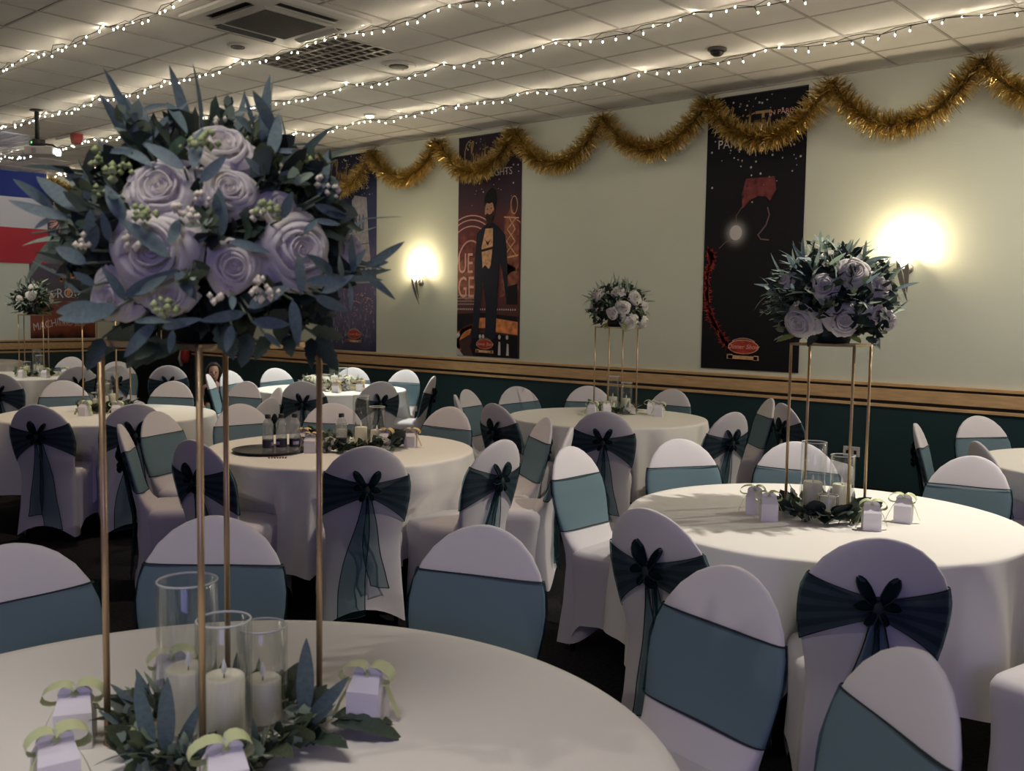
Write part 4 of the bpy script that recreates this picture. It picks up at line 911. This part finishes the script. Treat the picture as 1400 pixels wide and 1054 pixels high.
    for k in range(n_rose * 6):
        d = dome_dir(rn, -.1)
        if len(got) >= n_rose or any(d.dot(q) > .80 for q in got): continue
        got.append(d)
        if hand and d.dot(toCam) > -.1: continue
        put_rose(t, C0 + Vector((d.x * sq.x, d.y * sq.y, d.z * sq.z)) * R * .95, d, R * rn.uniform(.16, .25), rn)
    for k in range(n_leaf):
        d = dome_dir(rn, -.35)
        if hand and d.dot(toCam) > .1 and rn.random() < .85: continue
        b = C0 + Vector((d.x * sq.x, d.y * sq.y, d.z * sq.z)) * R * rn.uniform(.8, 1.08); dd = d + Vector((rn.gauss(0, .5), rn.gauss(0, .5), rn.gauss(.15, .4)))
        b.z = max(b.z, .02)
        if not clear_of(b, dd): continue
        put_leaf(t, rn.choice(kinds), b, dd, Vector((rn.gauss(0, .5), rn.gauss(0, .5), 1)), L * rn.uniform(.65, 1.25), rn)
    for k in range(8):                                                   # big serrated leaves hanging at the rim
        a = 2 * pi * k / 8 + rn.uniform(-.3, .3); d = Vector((cos(a), sin(a), rn.uniform(-.5, -.1)))
        if hand and d.dot(toCam) > -.2: continue
        put_leaf(t, 'gy'[k % 2], Vector((cos(a), sin(a), 0)) * R * .8 + Vector((0, 0, .03)), d, (0, 0, 1), L * rn.uniform(.7, 1), rn)
    if hand: blossoms(t, [Vector(q[:3]) + Vector((0, 0, .122)) for q in BLO1], .011, 'cream', rn); blossoms(t, [Vector(q[:3]) + Vector((0, 0, .122)) for q in BUD1], .013, 'bud', rn, 'bud_cluster')
    pts = []
    for k in range(16 if not hand else 46):
        d = dome_dir(rn, -.2)
        if hand and not clear_of(C0 + d * R, d): continue
        pts.append(C0 + Vector((d.x * sq.x, d.y * sq.y, d.z * sq.z)) * R * rn.uniform(.9, 1.05))
    blossoms(t, pts[::2], R * .045, 'cream', rn); blossoms(t, pts[1::2], R * .045, 'bud', rn, 'bud_cluster')
    return t
EUC=[ (0.040,-0.155,0.216,-0.011,-0.186,0.333,0.014),(0.044,-0.164,0.208,-0.020,-0.162,0.289,0.032),(0.073,-0.163,0.200,-0.009,-0.126,0.279,0.026),(0.070,-0.145,0.214,0.043,-0.101,0.279,0.029),(0.013,-0.095,0.296,0.139,-0.130,0.227,0.024),(-0.009,-0.129,0.281,0.013,-0.095,0.296,0.011),(0.081,0.037,0.264,0.089,0.012,0.323,0.009),(0.101,0.070,0.254,0.103,0.026,0.330,0.032),(0.077,0.035,0.258,0.122,-0.017,0.273,0.029),(0.179,0.004,0.199,0.111,0.074,0.270,0.029),(0.159,-0.130,0.165,0.127,-0.101,0.249,0.029),(0.150,-0.142,0.164,0.097,-0.185,0.211,0.029),(0.178,-0.130,0.142,0.203,-0.098,0.187,0.024),(0.108,-0.175,0.168,-0.031,-0.185,0.234,0.026),(0.044,-0.177,0.197,0.028,-0.224,0.195,0.013),(-0.097,-0.248,0.106,-0.103,-0.306,0.152,0.022),(0.008,-0.251,0.093,-0.094,-0.275,0.158,0.034),(-0.016,-0.255,0.084,-0.111,-0.305,0.100,0.026),(-0.099,-0.250,0.090,-0.108,-0.276,0.071,0.012),(0.022,-0.242,0.111,0.029,-0.254,0.153,0.013),(0.111,-0.225,0.076,0.089,-0.246,0.135,0.029),(0.177,-0.186,0.018,0.137,-0.242,0.086,0.042),(0.221,-0.122,0.051,0.227,-0.121,0.133,0.029),(0.062,-0.256,0.029,0.082,-0.266,0.096,0.029),(0.051,-0.260,0.008,0.008,-0.295,0.037,0.034),(0.216,0.078,0.138,0.158,0.144,0.233,0.025),(0.231,0.057,0.120,0.251,0.128,0.097,0.021),(0.243,0.048,0.093,0.271,0.083,0.085,0.013),(0.229,-0.109,0.047,0.277,-0.067,0.033,0.018),(0.159,0.021,0.215,0.200,0.068,0.211,0.012),(0.207,-0.030,0.162,0.216,-0.071,0.186,0.039),(0.073,-0.246,-0.063,-0.030,-0.290,-0.065,0.034),(0.100,-0.234,-0.062,0.023,-0.283,-0.088,0.037),(0.115,-0.229,-0.050,0.124,-0.263,0.001,0.021),(0.122,-0.215,-0.085,0.202,-0.190,-0.074,0.018),(0.234,-0.085,-0.068,0.226,-0.157,-0.081,0.021),(0.156,-0.186,-0.094,0.221,-0.165,-0.077,0.021),(0.221,-0.101,-0.089,0.229,-0.117,-0.131,0.024),(0.238,-0.081,-0.059,0.285,-0.036,-0.023,0.029),(0.257,-0.008,-0.045,0.265,-0.000,-0.124,0.024),(0.259,0.009,-0.035,0.287,-0.014,0.038,0.024),(0.261,0.016,-0.014,0.282,0.087,-0.009,0.026),(0.258,0.037,-0.038,0.268,0.108,-0.066,0.026),(0.257,0.053,-0.032,0.277,0.103,-0.003,0.024),(0.148,-0.195,-0.087,0.105,-0.234,-0.142,0.026),(0.165,-0.174,-0.098,0.177,-0.187,-0.133,0.024),(0.116,-0.230,-0.044,0.206,-0.198,-0.006,0.026),(0.128,-0.223,-0.040,0.210,-0.193,-0.017,0.024),(0.185,-0.179,-0.005,0.227,-0.168,-0.043,0.029),(0.192,-0.171,-0.002,0.222,-0.173,-0.049,0.021),(0.231,-0.105,-0.041,0.253,-0.120,-0.059,0.026),(0.229,0.139,0.007,0.255,0.146,0.049,0.016),(0.222,0.152,0.008,0.272,0.101,0.061,0.016),(0.179,0.213,0.019,0.243,0.261,0.068,0.020),(0.187,0.195,0.013,0.225,0.254,-0.039,0.017),(0.232,0.133,-0.010,0.268,0.114,-0.056,0.011),(0.180,0.214,0.025,0.212,0.241,0.032,0.018),(0.243,0.112,-0.002,0.287,0.045,0.036,0.021),(0.253,0.079,0.001,0.289,0.013,0.028,0.024),(0.235,-0.071,-0.083,0.275,-0.028,-0.085,0.024),(0.235,-0.050,-0.101,0.262,-0.033,-0.121,0.024),(0.215,-0.118,0.081,0.223,-0.136,0.123,0.024),(0.180,-0.169,0.079,0.200,-0.202,0.030,0.021),(0.094,-0.242,0.043,0.106,-0.259,0.087,0.018),(0.245,-0.021,0.088,0.260,-0.010,0.133,0.021),(0.254,0.017,0.066,0.278,0.025,0.090,0.018),(0.067,-0.254,-0.027,0.063,-0.287,-0.007,0.024),(0.031,-0.262,-0.039,0.033,-0.293,-0.026,0.021) ]
GRN=[ (-0.024,-0.157,-0.152,0.156,-0.171,-0.120,0.037),(0.131,0.137,-0.111,0.151,0.173,-0.178,0.039),(0.170,0.094,-0.099,0.176,0.172,-0.110,0.032),(-0.079,-0.173,-0.117,-0.081,-0.201,-0.174,0.034),(0.155,0.106,-0.113,0.202,0.071,-0.161,0.026),(0.184,0.037,-0.106,0.224,0.012,-0.139,0.032),(0.170,-0.092,-0.084,0.201,-0.085,-0.144,0.045),(0.181,-0.043,-0.102,0.199,-0.069,-0.157,0.039),(0.082,-0.156,-0.122,0.092,-0.201,-0.145,0.029),(0.184,-0.009,-0.109,0.213,-0.050,-0.144,0.029) ]
ROS=[ (0.100,-0.154,0.130,0.056),(0.081,-0.030,0.213,0.059),(0.125,-0.180,0.028,0.069),(0.219,0.026,0.037,0.064),(0.201,-0.086,0.007,0.041),(0.165,-0.071,0.134,0.043),(0.050,-0.215,-0.044,0.041),(0.141,-0.165,-0.037,0.038),(0.161,0.194,0.048,0.033),(0.196,0.007,0.111,0.033),(0.092,-0.191,0.070,0.031) ]
BLO1 = [(0.216,-0.150,0.111,0.010),(0.216,-0.168,0.080,0.010),(0.202,-0.178,0.094,0.010),(0.272,-0.081,-0.021,0.010),(0.276,-0.062,-0.032,0.010),(0.268,-0.087,-0.041,0.010),(0.219,0.085,0.161,0.010),(0.220,0.105,0.148,0.010),(0.243,-0.142,-0.042,0.010),(0.154,-0.236,0.041,0.010),(0.067,-0.274,0.042,0.010)]
BUD1 = [(0.155,-0.224,0.085,0.012),(0.172,-0.214,0.076,0.012),(0.258,-0.065,0.101,0.012),(0.263,-0.052,0.096,0.012),(0.189,-0.205,-0.058,0.012),(0.196,-0.196,-0.065,0.012),(0.154,-0.117,0.210,0.012),(0.157,-0.095,0.218,0.012),(-0.012,-0.213,0.189,0.012),(0.070,-0.228,0.156,0.012),(0.184,0.069,0.207,0.012)]
ROS2 = [(-0.056,-0.172,-0.086,0.058),(0.113,-0.149,-0.072,0.056),(0.124,-0.110,0.113,0.050),(0.194,-0.006,0.049,0.050),(0.046,-0.187,0.054,0.045),(0.190,-0.040,-0.047,0.045),(0.204,0.076,-0.081,0.035)]
ROS4 = [(0.154,-0.048,-0.118,0.062),(0.152,-0.130,-0.008,0.048),(0.184,0.125,-0.124,0.042),(0.185,-0.009,0.076,0.048),(0.084,-0.174,-0.050,0.040),(0.186,0.127,0.014,0.042)]

S1 = (-1.618, .987, .176)
stand(*S1, 'gold four-legged stand on the front table', .258, .290, .748); stand(-1.679, 3.879, .073, 'gold four-legged stand on the right table', .258, .211); stand(-4.665, 6.55, 1.093, 'slim gold stand on the table by the long wall')
stand(-7.38, 3.57, .706, 'gold stand on the left middle table behind the big leaves'); stand(-11.565, 4.736, .967, 'gold stand on the far left table')
arrangement(S1[0], S1[1], 0, 'huge close-up arrangement of white roses and blue eucalyptus on the front table', 1, .225, 150, 14, 2600, 'eeps', .12, dict(E=EUC, G=GRN, R=ROS), .753)
arrangement(-1.679, 3.879, 0, 'arrangement of white roses and sage leaves lit from behind on the right table', 22, .215, 235, 17, 1300, 'sspnp', .095, front=ROS2)
arrangement(-4.665, 6.55, 0, 'small dark arrangement with white roses against the sage wall', 35, .20, 150, 13, 900, 'ssnnn', .10, front=ROS4)
arrangement(-7.38, 3.57, 0, 'arrangement on the left middle table hidden behind the big front one', 41, .19, 60, 10, 500, 'ssen', .10)
arrangement(-11.565, 4.736, 0, 'distant arrangement with a white rose in front of the end wall poster', 53, .20, 90, 12, 600, 'sssn', .10)

# ------------------------------------------------------------------ vases, candles, boxes, bottles
def vase(x, y, h, r, label, z=ZT):
    t = thing('glass_vase', label, 'vase', (x, y, z), 0, 'glass cylinder vases')
    m = MB(); m.lathe([(r * .9, 0), (r, .006), (r, h * .5), (r, h - .003), (r - .002, h), (r - .0045, h - .003), (r - .0045, .012), (r * .5, .010)], 36, c0=True, c1=True); m.obj('cylinder', 'glass', t)
    m = MB(); R_ = []
    for k in range(36): a = 2 * pi * k / 36; R_.append([(( r - .002) * cos(a) + .0022 * cos(b) * cos(a), (r - .002) * sin(a) + .0022 * cos(b) * sin(a), h + .0022 * sin(b)) for b in (0, 1.57, 3.14, 4.71)])
    R_.append(R_[0]); m.rings(R_, False, False); m.obj('rim', M['rimglass'], t)
    return t
M['rimglass'] = mat('polished_glass_rim', (.62, .64, .62), .15, spec=.8)
def candle(x, y, h, r, label, z):
    t = thing('pillar_candle', label, 'candle', (x, y, z), 0, 'ivory pillar candles'); m = MB(); m.lathe([(r - .003, 0), (r, .003), (r, h - .004), (r - .004, h), (r * .75, h - .002), (r * .3, h - .006), (.002, h - .007)], 28); m.obj('wax_pillar', 'wax', t)
    m = MB(); m.tube([(0, 0, h - .008), (.001, 0, h + .004)], .0012, 5); m.obj('wick', 'black', t)
    m = MB(); m.lathe([(.002, h + .002), (.0055, h + .009), (.004, h + .018), (.0006, h + .029)], 10); m.obj('led_flame', 'flame', t); return t
def vases(cx, cy_, pts, where):
    nm = ['tallest', 'middle-height', 'shortest']
    for k, (dx, dy, h, r, ch) in enumerate(pts):
        vase(cx + dx, cy_ + dy, h, r, nm[k] + ' glass cylinder vase on ' + where); candle(cx + dx, cy_ + dy, ch, r * .74, 'ivory candle in the ' + nm[k] + ' vase on ' + where, ZT + .0125)
vases(0, 0, [(-1.654, .949, .30, .057, .12), (-1.535, .952, .25, .050, .135), (-1.585, 1.068, .20, .048, .085)], 'the front table')
vases(0, 0, [(-1.70, 3.80, .30, .052, .125), (-1.60, 3.855, .25, .050, .12), (-1.605, 3.735, .10, .042, .085)], 'the right table')
vases(-4.665, 6.55, [(.0, -.03, .30, .052, .12), (.10, .02, .25, .048, .11), (.06, -.13, .12, .04, .08)], 'the small flower stand table')
vases(-7.38, 3.57, [(.02, .03, .30, .05, .12), (.08, -.07, .22, .05, .11), (-.06, -.06, .14, .04, .08)], 'the left middle table')
vases(-11.565, 4.736, [(.0, .03, .30, .05, .12), (.10, .02, .24, .05, .11), (-.06, -.06, .16, .045, .10)], 'the far left table')
vases(-4.52, 3.66, [(-.02, .10, .30, .05, .10), (.09, .13, .24, .05, .09), (-.14, .05, .12, .04, .08)], 'the bottle table')
vases(-8.0, 6.25, [(.0, .02, .28, .05, .12), (.13, .03, .22, .05, .11), (-.12, .02, .14, .04, .08)], 'the bright far table')
def gable_mesh():
    m = MB(); a, h = .033, .068
    m.rings([[(-a, -a, z), (a, -a, z), (a, a, z), (-a, a, z)] for z in (0, .002, h)], True, False)
    m.add([(-a, -a, h), (a, -a, h), (a, a, h), (-a, a, h), (-a * .8, -.004, h + .03), (a * .8, -.004, h + .03), (a * .8, .004, h + .03), (-a * .8, .004, h + .03)], [(0, 1, 5, 4), (2, 3, 7, 6), (1, 2, 6, 5), (3, 0, 4, 7), (4, 5, 6, 7)])
    for s_ in (-1, 1):
        P = ell(0, h + .026, a * .9, .018, 12, 0, pi); m.add([(p[0], s_ * .0045, p[1]) for p in P], [tuple(range(13)) if s_ < 0 else tuple(reversed(range(13)))])
    return m.mesh('carton', 'card', False)
def bow_ribbon_mesh(mm, seed):
    rn = random.Random(seed); m = MB(); K = Vector((0, 0, .096))
    m.rings([[K + Vector((.010 * r * cos(2 * pi * k / 8), .012 * r * sin(2 * pi * k / 8), h)) for k in range(8)] for r, h in ((.4, -.008), (1, 0), (.4, .008))])
    for s_ in (-1, 1):
        A = []; B = []; L = rn.uniform(.045, .06)
        for i in range(13):
            u = i / 12; a = u * 2 * pi; x = s_ * L * (1 - cos(a)) / 2; z = .018 * sin(a) + .006 - .012 * (1 - cos(a)) / 2; y = .014 + .004 * sin(a)
            A.append(K + Vector((x, -y, z))); B.append(K + Vector((x, y + .004 * s_, z + .003)))
        m.grid([A, B])
        A = []; B = []; d = rn.uniform(.2, .9) * s_
        for i in range(10):
            u = i / 9; x = s_ * (.006 + .055 * u ** .8); z = -.085 * u ** 1.6; y = d * .04 * u + .006 * sin(6 * u)
            A.append(K + Vector((x, y - .011, max(z, -.092)))); B.append(K + Vector((x, y + .011, max(z - .003, -.0935))))
        m.grid([A, B])
    return m.mesh('ribbon_bow', mm)
GB = gable_mesh(); RB = {c: [bow_ribbon_mesh('ribbon_' + c, s_) for s_ in range(3)] for c in ('green', 'gold')}
BX = [(-1.771, .785, 1.0, 'green', 'left white gift box with sage bow beside the front stand pole'), (-1.60, .675, 1.35, 'green', 'white gift box cut by the bottom edge at left of the front table'), (-1.37, .85, 1.2, 'green', 'white gift box at the bottom edge below the front candles'),
 (-1.455, 1.225, .5, 'green', 'white gift box with sage bow right of the front stand'), (-1.81, 1.0, 1.2, 'green', 'white gift box behind the tallest front vase'),
 (-1.88, 3.645, .4, 'green', 'left rear gift box with sage bow on the right table'), (-1.775, 3.565, .6, 'green', 'left front gift box with sage bow on the right table'), (-1.41, 3.69, .5, 'green', 'right front gift box with trailing sage bow on the right table'), (-1.37, 3.92, .2, 'green', 'right rear gift box with trailing sage bow on the right table'),
 (-4.63, 6.20, .3, 'green', 'leftmost gift box on the small flower stand table'), (-4.57, 6.30, .9, 'green', 'gift box just right of the leftmost one on the small flower stand table'), (-4.38, 6.66, .6, 'green', 'gift box right of the small flower stand'), (-4.25, 6.58, .3, 'green', 'rightmost gift box on the small flower stand table'),
 (-4.70, 3.45, .4, 'gold', 'grey-white gift box with gold bow right of the tray'), (-4.50, 3.36, .7, 'gold', 'gift box with gold bow behind the stand pole near the tray'), (-4.36, 3.80, .3, 'gold', 'gift box with gold bow right of the lone bottle'), (-4.27, 3.92, .5, 'gold', 'rightmost gift box with trailing gold bow on the bottle table'),
 (-7.60, 5.98, .4, 'gold', 'gift box with gold bow in front of the bright far table flowers'), (-7.57, 6.26, .2, 'gold', 'gift box with gold bow at the right of the bright far table flowers'),
 (-7.12, 3.27, .4, 'green', 'gift box with sage bow left of the front stand pole on the left middle table'), (-6.92, 3.42, .8, 'green', 'gift box with sage bow right of the front stand pole on the left middle table'),
 (-11.32, 4.50, .4, 'green', 'left gift box on the far left table'), (-11.10, 4.66, .6, 'green', 'middle gift box on the far left table'), (-11.18, 4.92, .3, 'green', 'right gift box on the far left table')]
for k, (x, y, rz, c, lab) in enumerate(BX):
    t = thing('gift_box', lab, 'gift box', (x, y, ZT), rz, 'white favour boxes with bows'); link('carton', GB, t); link('ribbon_bow', RB[c][k % 3], t)
def bottle(x, y, label, z, k):
    t = thing('water_bottle', label, 'bottle', (x, y, z), k * 1.1, 'plastic water bottles')
    m = MB(); m.lathe([(.024, 0), (.031, .004), (.0315, .02), (.030, .035), (.030, .082), (.0315, .09), (.029, .112), (.0285, .125), (.0315, .15), (.031, .165), (.022, .186), (.0125, .198), (.0125, .206)], 22); m.obj('body', 'pet', t)
    m = MB(); m.lathe([(.0308, .036), (.0308, .081)], 22, c0=False, c1=False); m.obj('label_band', 'labelnavy', t)
    m = MB(); m.lathe([(.0312, .050), (.0312, .068)], 22, c0=False, c1=False); v = m.v; m.f = [f for i, f in enumerate(m.f) if i % 11 < 4]; m.mi = [0] * len(m.f); m.obj('label_print', 'printlilac', t)
    m = MB(); m.lathe([(.0155, .200), (.0158, .202), (.0158, .220), (.014, .222)], 18); m.obj('cap', 'black', t); return t
m = MB(); m.lathe([(.175, 0), (.19, .004), (.20, .016), (.203, .018), (.198, .012), (.185, .006), (.10, .005)], 40); t = thing('serving_tray', 'round black tray carrying three water bottles', 'tray', (-4.68, 3.20, ZT)); m.obj('dish', 'black', t)
bottle(-4.575, 3.125, 'left water bottle of the three on the tray', ZT + .006, 0); bottle(-4.555, 3.20, 'middle water bottle of the three on the tray', ZT + .006, 1); bottle(-4.52, 3.265, 'right water bottle of the three on the tray', ZT + .006, 2); bottle(-4.40, 3.50, 'lone water bottle among the greenery', ZT, 3)
t = thing('bead_string', 'short string of brown beads lying by the tray edge', 'beads', (-4.44, 3.09, ZT))
for k in range(7): m = MB(); m.lathe([(.003, 0), (.006, .003), (.006, .006), (.003, .009)], 8, .010 * k - .03, .011 * k - .03, 0); m.obj('bead', 'bead', t)
# low greenery around the stands and low flower centrepieces
def garland(cx, cy_, label, seed, rad, n, L, kinds, roses=0, blos=6, rr=.04):
    rn = random.Random(seed); t = thing('table_greenery', label, 'greenery', (cx, cy_, ZT), 0, 'greenery at the candle vases')
    mb = MB()
    def fn(rn):
        a = rn.uniform(0, 2 * pi); r = rad * rn.uniform(.85, 1.15); return Vector((r * cos(a), r * sin(a), rn.uniform(.006, .045))), Vector((cos(a) * .6 + rn.gauss(0, .5), sin(a) * .6 + rn.gauss(0, .5), rn.uniform(.1, .9)))
    scatter_leaves(mb, n * 5, fn, rn, L * .5, [0, 1, 1, 2], .75); o = mb.obj('filler_foliage', ['leafgreen', 'leafolive', 'leafsage'], t); o['kind'] = 'stuff'
    for k in range(n):
        a = rn.uniform(0, 2 * pi); b = Vector((rad * cos(a), rad * sin(a), .02)); d = Vector((cos(a) * rn.uniform(.2, 1), sin(a) * rn.uniform(.2, 1), rn.uniform(.15, 1.1)))
        put_leaf(t, rn.choice(kinds), b, d, (rn.gauss(0, .4), rn.gauss(0, .4), 1), L * rn.uniform(.7, 1.2), rn)
    for k in range(roses):
        a = 2 * pi * k / roses + rn.uniform(-.3, .3); put_rose(t, Vector((rad * 1.1 * cos(a), rad * 1.1 * sin(a), rr * 1.25)), Vector((cos(a), sin(a), .9)), rr * rn.uniform(.85, 1.15), rn, k % 2)
    if blos: blossoms(t, [Vector((rad * 1.05 * cos(a), rad * 1.05 * sin(a), .05)) for a in [rn.uniform(0, 6.28) for _ in range(blos)]], .008, 'bud', rn, 'bud_cluster')
    return t
g_ = garland(-1.60, .985, 'eucalyptus and fern ring around the front vases', 3, .155, 64, .085, 'eeosoge')
rn = random.Random(77)
for b, d, L in (((.14, .15, .02), (.8, .55, .12), .15), ((.12, .17, .02), (.6, .8, .10), .13), ((.16, .08, .02), (1, .1, .2), .11)): put_leaf(g_, 'g', Vector(b), Vector(d), (0, 0, 1), L, rn, 0)
for b, d, L in (((.02, -.15, .03), (-.25, -.1, 1), .13), ((.05, -.14, .03), (.05, .0, 1), .14), ((.07, -.13, .03), (.3, .25, .9), .10), ((.10, .12, .03), (-.1, .1, 1), .15), ((.12, .11, .03), (.5, .45, .75), .12), ((.06, -.15, .02), (.6, .4, .3), .09)): put_leaf(g_, 'e', Vector(b), Vector(d), (.66, -.75, .1), L, rn, .1, 1.2, 0)
garland(-1.65, 3.80, 'dark leaf ring around the right table candles', 4, .145, 46, .09, 'rgsg')
garland(-4.645, 6.50, 'greenery around the candles of the small flower stand', 5, .15, 34, .10, 'gss', 3)
garland(-7.36, 3.55, 'greenery around the candles of the left middle table', 6, .15, 36, .10, 'gos', 2)
garland(-11.54, 4.72, 'greenery with pale blooms around the far left candles', 7, .15, 34, .10, 'gos', 5)
garland(-4.50, 3.68, 'low dark leaf centrepiece with cream blooms on the bottle table', 8, .22, 70, .11, 'rrge', 5, 14)
garland(-8.0, 6.22, 'low centrepiece of white roses and green leaves on the bright far table', 9, .23, 80, .13, 'ogss', 15, 10, .062)

# ------------------------------------------------------------------ seated person with long dark hair near the corner
def skin_obj(name, verts, edges, mm, parent, lev=2, root=0):
    me = bpy.data.meshes.new(name); me.from_pydata([v[:3] for v in verts], edges, []); o = bpy.data.objects.new(name, me); COL.objects.link(o)
    md = o.modifiers.new('skin', 'SKIN'); md.use_smooth_shade = True
    for i, v in enumerate(verts):
        sv = me.skin_vertices[0].data[i]; sv.radius = v[3] if isinstance(v[3], tuple) else (v[3], v[3]); sv.use_root = (i == root)
    s2 = o.modifiers.new('sub', 'SUBSURF'); s2.levels = lev; s2.render_levels = lev
    dg = bpy.context.evaluated_depsgraph_get(); dg.update(); m2 = bpy.data.meshes.new_from_object(o.evaluated_get(dg)); bpy.data.objects.remove(o)
    m2.materials.clear(); m2.materials.append(M[mm]); m2.polygons.foreach_set('use_smooth', [True] * len(m2.polygons)); return link(name, m2, parent)
P0 = (-10.08, 6.15); fc = math.atan2(-6.15, 10.08) + pi / 2
st = thing('stool', 'small dark stool under the seated person', 'stool', (P0[0], P0[1], 0))
m = MB(); m.lathe([(.15, .27), (.16, .28), (.16, .305), (.14, .315)], 20); m.obj('seat', 'black', st)
for k in range(4):
    m = MB(); a = pi / 4 + pi / 2 * k; m.tube([(.15 * cos(a), .15 * sin(a), 0), (.11 * cos(a), .11 * sin(a), .275)], .012, 8); m.obj('leg', 'blackmetal', st)
pr = thing('person', 'seated person with long dark hair, black top and teal skirt beside the white chairs', 'person', (P0[0], P0[1], .315), fc)
# local frame: -y is forward (towards the camera side)
V = [(0, 0, .06, (.095, .08)), (0, 0, .16, (.085, .065)), (0, -.01, .28, (.095, .065)), (0, -.01, .36, (.06, .05)), (0, -.015, .41, .032), (0, -.02, .45, .035),
     (-.11, 0, .34, .036), (-.15, -.02, .22, .030), (-.13, -.13, .13, .024), (-.11, -.17, .12, .02), (.11, 0, .34, .036), (.15, -.02, .22, .030), (.13, -.13, .13, .024), (.11, -.17, .12, .02),
     (-.065, -.06, .05, .065), (-.075, -.26, .05, .05), (-.08, -.27, -.12, .04), (-.08, -.26, -.275, .026), (-.08, -.33, -.295, .022), (.065, -.06, .05, .065), (.075, -.26, .05, .05), (.08, -.27, -.12, .04), (.08, -.26, -.275, .026), (.08, -.33, -.295, .022)]
Ed = [(0, 1), (1, 2), (2, 3), (3, 4), (4, 5), (3, 6), (6, 7), (7, 8), (8, 9), (3, 10), (10, 11), (11, 12), (12, 13), (0, 14), (14, 15), (15, 16), (16, 17), (17, 18), (0, 19), (19, 20), (20, 21), (21, 22), (22, 23)]
body = skin_obj('body', V, Ed, 'skin', pr)
m = MB(); HC_ = Vector((0, -.03, .515)); R_ = []
for z, wx, wy, oy in ((-.105, .018, .02, -.035), (-.095, .035, .035, -.028), (-.075, .048, .055, -.018), (-.04, .060, .072, -.008), (0, .067, .080, 0), (.04, .068, .082, .004), (.075, .058, .072, .006), (.10, .036, .045, .008), (.11, .01, .012, .008)):
    R_.append([HC_ + Vector((.86 * wx * cos(2 * pi * k / 20), oy + wy * sin(2 * pi * k / 20), z)) for k in range(20)])
m.rings(R_); hd = m.obj('head', 'skin', pr)
m = MB(); m.rings([[HC_ + Vector((w_ * cos(2 * pi * k / 8), y_ + .3 * w_ * sin(2 * pi * k / 8), z)) for k in range(8)] for w_, y_, z in ((.004, -.078, .015), (.008, -.086, -.005), (.013, -.092, -.022), (.006, -.082, -.030))]); m.obj('nose', 'skin', hd)
for s_ in (-1, 1):
    m = MB(); m.lathe([(.001, -.006), (.009, -.003), (.009, .003), (.001, .006)], 10, HC_.x + s_ * .026, HC_.y - .074, HC_.z + .008); m.obj('eye', 'eye', hd)
    m = MB(); m.rings([[HC_ + Vector((s_ * .066 + s_ * dx, .01 + .014 * sc * cos(2 * pi * k / 10), -.005 + .022 * sc * sin(2 * pi * k / 10))) for k in range(10)] for dx, sc in ((0, 1), (.01, .9))]); m.obj('ear', 'skin', hd)
m = MB(); m.rings([[HC_ + Vector((.019 * sc * cos(2 * pi * k / 10), -.073 - d, -.052 + .006 * sc * sin(2 * pi * k / 10))) for k in range(10)] for d, sc in ((0, 1), (.008, .7))]); m.obj('mouth', 'lip', hd)
m = MB(); R_ = []
for z, wx, wy, oy, op in ((-.33, .03, .02, .06, 0), (-.26, .085, .035, .06, .2), (-.15, .108, .06, .045, .45), (-.06, .100, .080, .030, .75), (.0, .094, .090, .018, .95), (.05, .086, .094, .008, 1), (.09, .064, .078, .008, 1), (.122, .03, .035, .01, 1)):
    r = []
    for k in range(24):
        a = 2 * pi * k / 24; s_ = sin(a); y_ = oy + wy * s_
        if s_ < 0 and z < .06: y_ = oy + wy * s_ * (.05 + .95 * abs(cos(a)) ** 1.5)
        r.append(HC_ + Vector((wx * cos(a) * (1 + .05 * sin(9 * a)), y_, z)))
    R_.append(r)
m.rings(R_); m.obj('hair', 'hair', pr)
top = skin_obj('black_top', [(0, 0, .05, (.108, .092)), (0, 0, .16, (.096, .076)), (0, -.01, .27, (.103, .074)), (-.075, -.005, .345, .03), (.075, -.005, .345, .03)], [(0, 1), (1, 2), (2, 3), (2, 4)], 'blackcloth', pr)
sk = skin_obj('skirt', [(0, 0, .075, (.11, .085)), (-.07, -.10, .055, .082), (-.075, -.24, .05, .066), (.07, -.10, .055, .082), (.075, -.24, .05, .066)], [(0, 1), (1, 2), (0, 3), (3, 4)], 'greencloth', pr)
for s_ in (-1, 1):
    for k, (dx, l) in enumerate(((-.016, .034), (-.005, .042), (.006, .040), (.016, .030), (.024 * s_, .02))):
        p = Vector((s_ * .11 + dx, -.18 if k < 4 else -.165, .115)); m = MB(); m.tube([p, p + Vector((0 if k < 4 else s_ * .012, -l * .6, -.004)), p + Vector((0 if k < 4 else s_ * .014, -l, -.018))], [.007, .006, .004], 6); m.obj('thumb' if k == 4 else 'finger', 'skin', body)
    m = MB(); m.rings([[(s_ * .08 + .03 * sc * cos(2 * pi * k / 12), -.30 + .06 * sc * sin(2 * pi * k / 12), z) for k in range(12)] for z, sc in ((-.315, 1), (-.30, 1.02), (-.275, .7))]); m.obj('shoe', 'black', pr)
